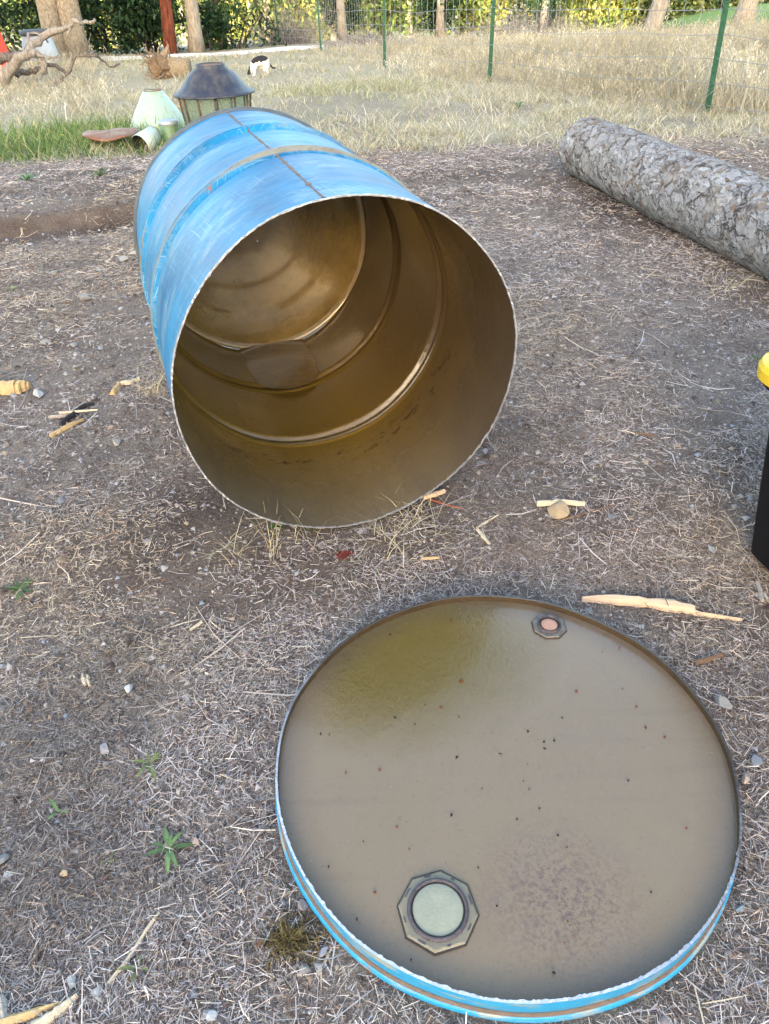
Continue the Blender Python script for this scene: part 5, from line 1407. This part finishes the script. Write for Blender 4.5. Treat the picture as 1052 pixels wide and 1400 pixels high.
def moss():
    p = G(398, 1288); rng = np.random.default_rng(6); n = 900
    r = np.abs(rng.normal(0, 0.018, n)); a = rng.random(n) * 6.283
    r = r * (1 + 0.7 * np.sin(2 * a + 0.5) * np.sin(3 * a)); B = np.stack([r * np.cos(a) * 1.5, r * np.sin(a), -0.002 + 0.007 * np.exp(-(r / 0.02) ** 2)], -1)
    V, F, _ = blade_set(B, 0.010 * (0.5 + rng.random(n)), np.full(n, 0.0007), rng, 0.9, 0.3)
    tag(mesh_obj('moss_clump', V, F, M_STRAW, None, np.repeat(palette(rng, n, [(0.17, 0.12, 0.045), (0.24, 0.19, 0.08), (0.07, 0.05, 0.028), (0.13, 0.10, 0.04), (0.04, 0.03, 0.02)]), 8, 0), False, p), 'brownish yellow moss clump at the lower left of the lid', 'moss')
moss()
def red_leaf():
    p = G(472, 762); rng = np.random.default_rng(2)
    V = [(0, 0, 0.006)]; n = 14
    for i in range(n):
        a = i / n * 6.283; r = 0.016 * (1.0 if i % 2 else 0.6) * (0.8 + 0.4 * rng.random()); V.append((r * math.cos(a) * 1.3, r * math.sin(a), 0.004 + 0.006 * rng.random()))
    tag(mesh_obj('fallen_leaf', V, [(0, 1 + i, 1 + (i + 1) % n) for i in range(n)], m_plain('red_leaf', (0.14, 0.025, 0.018), 0.6, 0, 0.3, 90), None, None, True, p), 'dark red curled leaf on the litter in front of the drum', 'leaf')
red_leaf()

# ------------------------------------------------------------------ litter, grass and meadow (masses nobody could count)
def keep_out(x, y):
    lid = np.hypot(x - LC[0], y - LC[1]) < 0.300
    t = (x - DC.x) * -DA.x + (y - DC.y) * -DA.y; sd = np.abs((x - DC.x) * DS.x + (y - DC.y) * DS.y)
    return lid | ((t > 0.005) & (t < 0.86) & (sd < 0.10))
def sample(rng, n, y0, y1, a=0.62, b=0.66):
    y = y0 + (y1 - y0) * rng.random(n * 2); wmax = a + b * y1
    x = (rng.random(n * 2) * 2 - 1) * wmax
    k = np.abs(x) < a + b * y
    return x[k], y[k]

def litter():
    rng = np.random.default_rng(77)
    parts = []
    short = []
    for (y0, y1, dens, l0, w0) in ((0.02, 1.0, 120000, 0.0088, 0.00044), (1.0, 1.9, 74000, 0.0098, 0.00052), (1.9, 3.0, 26000, 0.0135, 0.00072), (3.0, 4.7, 9500, 0.020, 0.0011)):
        wmax = 0.62 + 0.66 * y1; n = int(dens * 2 * wmax * (y1 - y0))
        y = y0 + (y1 - y0) * rng.random(n); x = (rng.random(n) * 2 - 1) * wmax
        den = 0.60 + 0.95 * fbm(x, y, 0.34, 3, 101) + 0.5 * fbm(x, y, 0.06, 2, 102) - 0.35 * zone_dark(x, y)
        k = (np.abs(x) < 0.62 + 0.66 * y) & (rng.random(n) < den) & ~keep_out(x, y)
        x, y = x[k], y[k]; n = len(x)
        L = np.clip(l0 * np.exp(0.5 * rng.standard_normal(n)), 0.004, 0.05)
        short.append((x, y, L, w0 * (0.45 + 0.9 * rng.random(n))))
    for (y0, y1, dens, l0, w0) in ((0.02, 1.0, 6500, 0.019, 0.00055), (1.0, 1.9, 4400, 0.021, 0.00062), (1.9, 3.0, 2400, 0.025, 0.0008), (3.0, 4.7, 1000, 0.032, 0.0011)):
        wmax = 0.62 + 0.66 * y1; n = int(dens * 2 * wmax * (y1 - y0))
        y = y0 + (y1 - y0) * rng.random(n); x = (rng.random(n) * 2 - 1) * wmax
        k = (np.abs(x) < 0.62 + 0.66 * y) & (rng.random(n) < 0.5 + 1.1 * fbm(x, y, 0.34, 3, 101)) & ~keep_out(x, y)
        x, y = x[k], y[k]; n = len(x)
        parts.append((x, y, np.clip(l0 * np.exp(0.5 * rng.standard_normal(n)), 0.006, 0.10), w0 * (0.5 + 0.9 * rng.random(n))))
    # some longer stalks lying about
    for (n, y0, y1, l0, w0) in ((900, 0.05, 2.2, 0.055, 0.0008), (150, 0.05, 2.0, 0.11, 0.0010), (300, 2.2, 4.6, 0.08, 0.0012)):
        x, y = sample(rng, n, y0, y1); k = ~keep_out(x, y); x, y = x[k], y[k]
        parts.append((x, y, l0 * (0.5 + 0.9 * rng.random(len(x))), w0 * (0.6 + 0.7 * rng.random(len(x)))))
    PAL = [(0.53, 0.465, 0.435), (0.42, 0.36, 0.34), (0.63, 0.57, 0.53), (0.26, 0.215, 0.205), (0.11, 0.082, 0.076), (0.39, 0.345, 0.35), (0.52, 0.43, 0.33), (0.21, 0.12, 0.095)]
    PW = [6, 6, 4, 4, 3.5, 4, 2, 1.2]
    def tint(C, x, y):
        warm = ss(-0.1, 0.5, fbm(x, y, 0.5, 2, 110))[:, None]; dk = 1 - 0.42 * ss(0.0, 0.6, fbm(x, y, 0.22, 3, 111))[:, None]
        return 0.93 * C * dk * (1 + warm * np.array((0.06, 0.0, -0.16)))
    # the short pieces: straight slivers
    x, y, L, W = (np.concatenate([p[i] for p in short]) for i in range(4)); n = len(x)
    a = rng.random(n) * 6.283; t = np.array([-0.5, 0.5]); dx, dy = np.cos(a), np.sin(a)
    Zg = terrain(x, y); tl = rng.normal(0, 0.30, n)
    Z = Zg[:, None] + 0.0012 + (rng.random(n) ** 2 * 0.006)[:, None] + np.maximum(L[:, None] * t * tl[:, None], -0.001)
    roll = rng.normal(0, 0.7, n)
    V, F = strips(np.stack([x[:, None] + L[:, None] * dx[:, None] * t, y[:, None] + L[:, None] * dy[:, None] * t, Z], -1), W[:, None] * np.array([1.0, 0.6]), np.stack([-dy * np.cos(roll), dx * np.cos(roll), np.sin(roll)], -1))
    tag(mesh_obj('chaff', V, F, M_STRAW, None, np.repeat(tint(palette(rng, n, PAL, PW, 0.2), x, y), 4, 0)), 'fine dry chaff covering the bare earth', 'litter', kind='stuff')
    x, y, L, W = (np.concatenate([p[i] for p in parts]) for i in range(4))
    n = len(x); a = rng.random(n) * 6.283 + 0.9 * fbm(x, y, 0.25, 2, 103)
    tilt = rng.normal(0, 0.22, n); bend = rng.normal(0, 0.16, n)
    t = np.array([-0.5, 0.0, 0.5])
    dx, dy = np.cos(a), np.sin(a)
    X = x[:, None] + L[:, None] * (dx[:, None] * t - dy[:, None] * bend[:, None] * (t ** 2) * 4 * 0.5)
    Y = y[:, None] + L[:, None] * (dy[:, None] * t + dx[:, None] * bend[:, None] * (t ** 2) * 4 * 0.5)
    lay = rng.random(n) ** 2 * 0.007
    Zg = terrain(X.ravel(), Y.ravel()).reshape(X.shape)
    Z = Zg + 0.0014 + lay[:, None] + np.clip(L[:, None] * t * tilt[:, None], -0.001, 0.02)
    # nothing pokes up through the pan of the lid
    roll = rng.normal(0, 0.6, n)
    side = np.stack([-dy * np.cos(roll), dx * np.cos(roll), np.sin(roll)], -1)
    V, F = strips(np.stack([X, Y, Z], -1), W[:, None] * np.array([0.8, 1.0, 0.5]), side)
    C = tint(palette(rng, n, PAL, [6, 5, 5, 3, 1.5, 3, 3, 1], 0.2), x, y)
    o = mesh_obj('straw_litter', V, F, M_STRAW, None, np.repeat(C, 6, 0))
    tag(o, 'dry straw litter strewn over the bare earth', 'litter', kind='stuff')
    # dry leaf scraps and bark flakes
    m = 9000; y = 0.03 + 3.4 * rng.random(m) ** 1.2; x = (rng.random(m) * 2 - 1) * 2.6
    k = (np.abs(x) < 0.62 + 0.66 * y) & ~keep_out(x, y) & (rng.random(m) < 0.6 + 0.8 * fbm(x, y, 0.25, 2, 120)); x, y = x[k], y[k]; m = len(x)
    Vl, Fl = leaves(np.stack([x, y, terrain(x, y) + 0.003 + 0.004 * rng.random(m)], -1), 0.0022 * np.exp(0.5 * rng.standard_normal(m)) * (1 + 0.35 * y), rng)
    Vl = Vl.reshape(m, 4, 3); zc = Vl[..., 2].mean(1, keepdims=True); Vl[..., 2] = zc + (Vl[..., 2] - zc) * 0.45
    tag(mesh_obj('leaf_scraps', Vl.reshape(-1, 3), Fl, M_STRAW, None, np.repeat(palette(rng, m, [(0.20, 0.12, 0.08), (0.11, 0.075, 0.06), (0.30, 0.22, 0.16), (0.42, 0.36, 0.30), (0.24, 0.09, 0.05)], [4, 4, 3, 2, 0.8]), 4, 0)), 'brown leaf scraps and bark flakes in the litter', 'litter', kind='stuff')
    # crumbs and grit
    parts = []
    for (y0, y1, dens, s0) in ((0.02, 1.2, 9000, 0.0021), (1.2, 2.6, 4200, 0.0030), (2.6, 4.6, 1300, 0.0050)):
        wmax = 0.62 + 0.66 * y1; m = int(dens * 2 * wmax * (y1 - y0))
        y = y0 + (y1 - y0) * rng.random(m); x = (rng.random(m) * 2 - 1) * wmax
        k = (np.abs(x) < 0.62 + 0.66 * y) & ~keep_out(x, y); x, y = x[k], y[k]
        parts.append((x, y, s0 * np.exp(0.55 * rng.standard_normal(len(x)))))
    x, y, s = (np.concatenate([p[i] for p in parts]) for i in range(3))
    s = np.minimum(s, 0.010); n = len(x)
    T = np.array([(1, 0, 0), (-0.5, 0.87, 0), (-0.5, -0.87, 0), (0.1, 0.1, 0.9)])
    a = rng.random(n) * 6.283; st = 0.6 + 0.8 * rng.random(n)
    V = np.stack([s[:, None] * (T[:, 0] * np.cos(a)[:, None] * st[:, None] - T[:, 1] * np.sin(a)[:, None]), s[:, None] * (T[:, 0] * np.sin(a)[:, None] * st[:, None] + T[:, 1] * np.cos(a)[:, None]), s[:, None] * T[:, 2][None] * (0.5 + 0.7 * rng.random((n, 1)))], -1)
    V += np.stack([x, y, terrain(x, y) + 0.0005], -1)[:, None]
    Fb = np.array([(0, 1, 3), (1, 2, 3), (2, 0, 3)]); F = (np.arange(n)[:, None, None] * 4 + Fb[None]).reshape(-1, 3)
    C = palette(rng, n, [(0.30, 0.26, 0.24), (0.18, 0.14, 0.12), (0.42, 0.39, 0.37), (0.10, 0.075, 0.065), (0.28, 0.29, 0.32), (0.36, 0.27, 0.19)], [4, 5, 2.5, 4, 1.2, 1.5], 0.2)
    o = mesh_obj('grit', V.reshape(-1, 3), F, M_STRAW, None, np.repeat(C, 4, 0))
    tag(o, 'crumbs of soil, grit and tiny pebbles on the earth', 'grit', kind='stuff')
litter()

FX = np.array([at(382, 57, 18.2)[:2], at(439, 64, 14.9)[:2], at(526, 90, 10.6)[:2], at(669, 117, 8.05)[:2], at(964, 168, 5.55)[:2]])
def beyond(x, y):
    """how far a point lies beyond the fence line (positive: the meadow)"""
    fx = np.interp(y, FX[::-1, 1], FX[::-1, 0]); fx = np.where(y < FX[-1, 1], FX[-1, 0] + (FX[-1, 1] - y) * 1.15, fx)
    return x - fx

DRY = [(0.46, 0.41, 0.30), (0.52, 0.47, 0.365), (0.38, 0.33, 0.235), (0.56, 0.52, 0.43), (0.33, 0.31, 0.20)]
def field():
    rng = np.random.default_rng(5)
    # short dry grass
    BX, BY = [], []
    for (y0, y1, dens) in ((4.1, 6.0, 2900), (6.0, 9.0, 1500), (9.0, 15.5, 460)):
        wmax = 0.9 + 0.66 * y1; n = int(dens * 2 * wmax * (y1 - y0) / 9)
        x = (rng.random(n) * 2 - 1) * wmax; y = y0 + (y1 - y0) * rng.random(n)
        k = (rng.random(n) < zone_grass(x, y) * np.clip(0.50 + 1.1 * fbm(x, y, 0.7, 3, 61), 0.34, 1)) & (np.abs(x) < 0.9 + 0.66 * y)
        x, y = x[k], y[k]
        BX.append(np.repeat(x, 9) + rng.normal(0, 0.035, 9 * len(x))); BY.append(np.repeat(y, 9) + rng.normal(0, 0.035, 9 * len(x)))
    x, y = np.concatenate(BX), np.concatenate(BY); n = len(x)
    h = (0.035 + 0.05 * rng.random(n)) * (1 + 0.9 * ss(0.0, 0.6, fbm(x, y, 1.1, 2, 62)))
    V, F, _ = blade_set(np.stack([x, y, terrain(x, y) - 0.004], -1), h, 0.0011 + 0.0009 * rng.random(n) + 0.00018 * y, rng, 0.95, 0.5)
    C = palette(rng, n, DRY + [(0.24, 0.26, 0.10)], [4, 4, 4, 3, 3, 1.6])
    gm = ss(0.05, 0.5, fbm(x, y, 1.3, 3, 63))[:, None] * 0.5
    C = C * (1 - gm) + C * np.array((0.72, 0.82, 0.55)) * gm
    tag(mesh_obj('short_dry_grass', V, F, M_GRASS, None, np.repeat(C, 8, 0)), 'short dry grass between the bare earth and the fence', 'grass', kind='stuff')
    # tall dry grass: the meadow beyond the fence, the rough along it, and round the dead branches
    def tall(n, y0, y1, fn, hm, wd, seed):
        r = np.random.default_rng(seed)
        wmax = 0.9 + 0.68 * y1; x = (r.random(n) * 2 - 1) * wmax; y = y0 + (y1 - y0) * r.random(n)
        dn, hh = fn(x, y); k = (r.random(n) < dn) & (np.abs(x) < 0.9 + 0.68 * y)
        x, y, hh = x[k], y[k], hh[k]
        m = 5
        x = np.repeat(x, m) + r.normal(0, 0.04, m * len(x)); y = np.repeat(y, m) + r.normal(0, 0.04, m * len(y)); hh = np.repeat(hh, m)
        h = hm * hh * (0.55 + 0.55 * r.random(len(x)))
        V, F, tip = blade_set(np.stack([x, y, terrain(x, y) - 0.01], -1), h, wd * (0.6 + 0.8 * r.random(len(x))), r, 0.62, 0.5)
        C = palette(r, len(x), DRY, [4, 4, 3, 4, 2])
        pal = ss(-0.2, 0.5, fbm(x, y, 1.5, 2, 65))[:, None]
        C = C * (0.80 + 0.32 * pal) * (1 + (1 - pal) * np.array((0.03, 0.0, -0.06)))
        V = [V]; F = [F]; CC = [np.repeat(C, 8, 0)]; off = len(V[0])
        sel = r.random(len(x)) < 0.45; tp = tip[sel]; nn = len(tp)
        for j in range(4):                     # drooping oat spikelets near the tips
            d = np.stack([r.normal(0, 0.6, nn), r.normal(0, 0.6, nn), -0.6 - 0.5 * r.random(nn)], -1); d /= np.linalg.norm(d, axis=1)[:, None]
            s0 = tp + np.stack([r.normal(0, 0.012, nn), r.normal(0, 0.012, nn), -0.016 * j + 0 * tp[:, 0]], -1)
            P = s0[:, None] + d[:, None] * (np.array([0, 0.5, 1.0]) * 0.026)[None, :, None]
            sd = np.cross(d, r.standard_normal((nn, 3))); sd /= np.linalg.norm(sd, axis=1)[:, None] + 1e-9
            v_, f_ = strips(P, np.broadcast_to(np.array([0.001, 0.0036, 0.0006]) * (wd / 0.0022), (nn, 3)), sd)
            V.append(v_); F.append(f_ + off); off += len(v_); CC.append(np.repeat(C[sel] * 1.12, 6, 0))
        return np.concatenate(V), np.concatenate(F), np.clip(np.concatenate(CC), 0, 0.85)
    def meadow(x, y):
        b = beyond(x, y); d = ss(-0.45, 0.45, b + 0.25 * fbm(x, y, 0.6, 2, 80)) * (1 - ss(13.5, 16, y))
        return d * (0.85 + 0.4 * fbm(x, y, 0.8, 2, 66)), 0.36 + 0.58 * ss(-0.3, 1.4, b) + 0.55 * fbm(x, y, 0.8, 3, 67)
    a1 = tall(19000, 4.6, 9.5, meadow, 0.50, 0.0022, 301); a2 = tall(9000, 9.5, 16, meadow, 0.28, 0.0036, 302)
    def join(*L):
        off = 0; V, F, C = [], [], []
        for v, f, c in L: V.append(v); F.append(f + off); C.append(c); off += len(v)
        return np.concatenate(V), np.concatenate(F), np.concatenate(C)
    V, F, C = join(a1, a2)
    tag(mesh_obj('meadow_grass', V, F, M_GRASS, None, C), 'tall pale dry grass of the meadow beyond the wire fence', 'grass', kind='stuff')
    def rough(x, y):
        e = 1 - ss(-0.36, -0.28, x / y + 0.04 * fbm(x, y, 0.8, 2, 82))
        m = e * ss(6.3, 7.3, y) * (1 - ss(13.6, 14.2, y))
        return m * (0.55 + 0.5 * fbm(x, y, 0.7, 2, 68)), 0.6 + 0.5 * fbm(x, y, 0.8, 2, 69)
    V, F, C = tall(16000, 6.2, 14.2, rough, 0.34, 0.0030, 303)
    tag(mesh_obj('rough_grass', V, F, M_GRASS, None, C), 'tall dry grass round the dead branches at the left', 'grass', kind='stuff')
    # green patch with yellow flowers
    r = np.random.default_rng(9); n = 26000
    x = -4.2 + 3.6 * r.random(n); y = 4.2 + 2.2 * r.random(n)
    k = r.random(n) < zone_green(x, y) * (0.55 + 0.5 * fbm(x, y, 0.3, 2, 70)); x, y = x[k], y[k]; n = len(x)
    h = (0.06 + 0.12 * r.random(n)) * (0.7 + 0.3 * ss(4.4, 5.2, y))
    V, F, tip = blade_set(np.stack([x, y, terrain(x, y) - 0.004], -1), h, 0.0024 + 0.0012 * r.random(n), r, 0.55, 0.5)
    C = palette(r, n, [(0.11, 0.19, 0.05), (0.16, 0.25, 0.07), (0.08, 0.14, 0.04), (0.30, 0.30, 0.13), (0.44, 0.39, 0.22)], [5, 5, 3, 2.0, 1.8])
    tag(mesh_obj('green_grass', V, F, M_GRASS, None, np.repeat(C, 8, 0)), 'patch of green grass round the old lamp parts', 'grass', kind='stuff')
    n = 75
    c = np.array([G(u, v) for u, v in zip(np.r_[r.normal(200, 30, 55), r.uniform(60, 250, 20)], np.r_[r.normal(190, 10, 55), r.uniform(160, 208, 20)])])
    c[:, 2] += 0.045 + 0.05 * r.random(n); kk = 6; aa = np.arange(kk) / kk * 6.283
    Vf = (c[:, None] + 0.0075 * (0.7 + 0.6 * r.random((n, 1, 1))) * np.stack([np.cos(aa), np.sin(aa), 0.25 * np.sin(aa * 3)], -1)[None]).reshape(-1, 3)
    Ff = np.arange(n * kk).reshape(n, kk)
    tag(mesh_obj('yellow_flowers', Vf, Ff, m_plain('petal_yellow', (0.70, 0.55, 0.03), 0.6), None), 'small yellow flowers in the green grass by the drum', 'flowers', kind='stuff')
field()
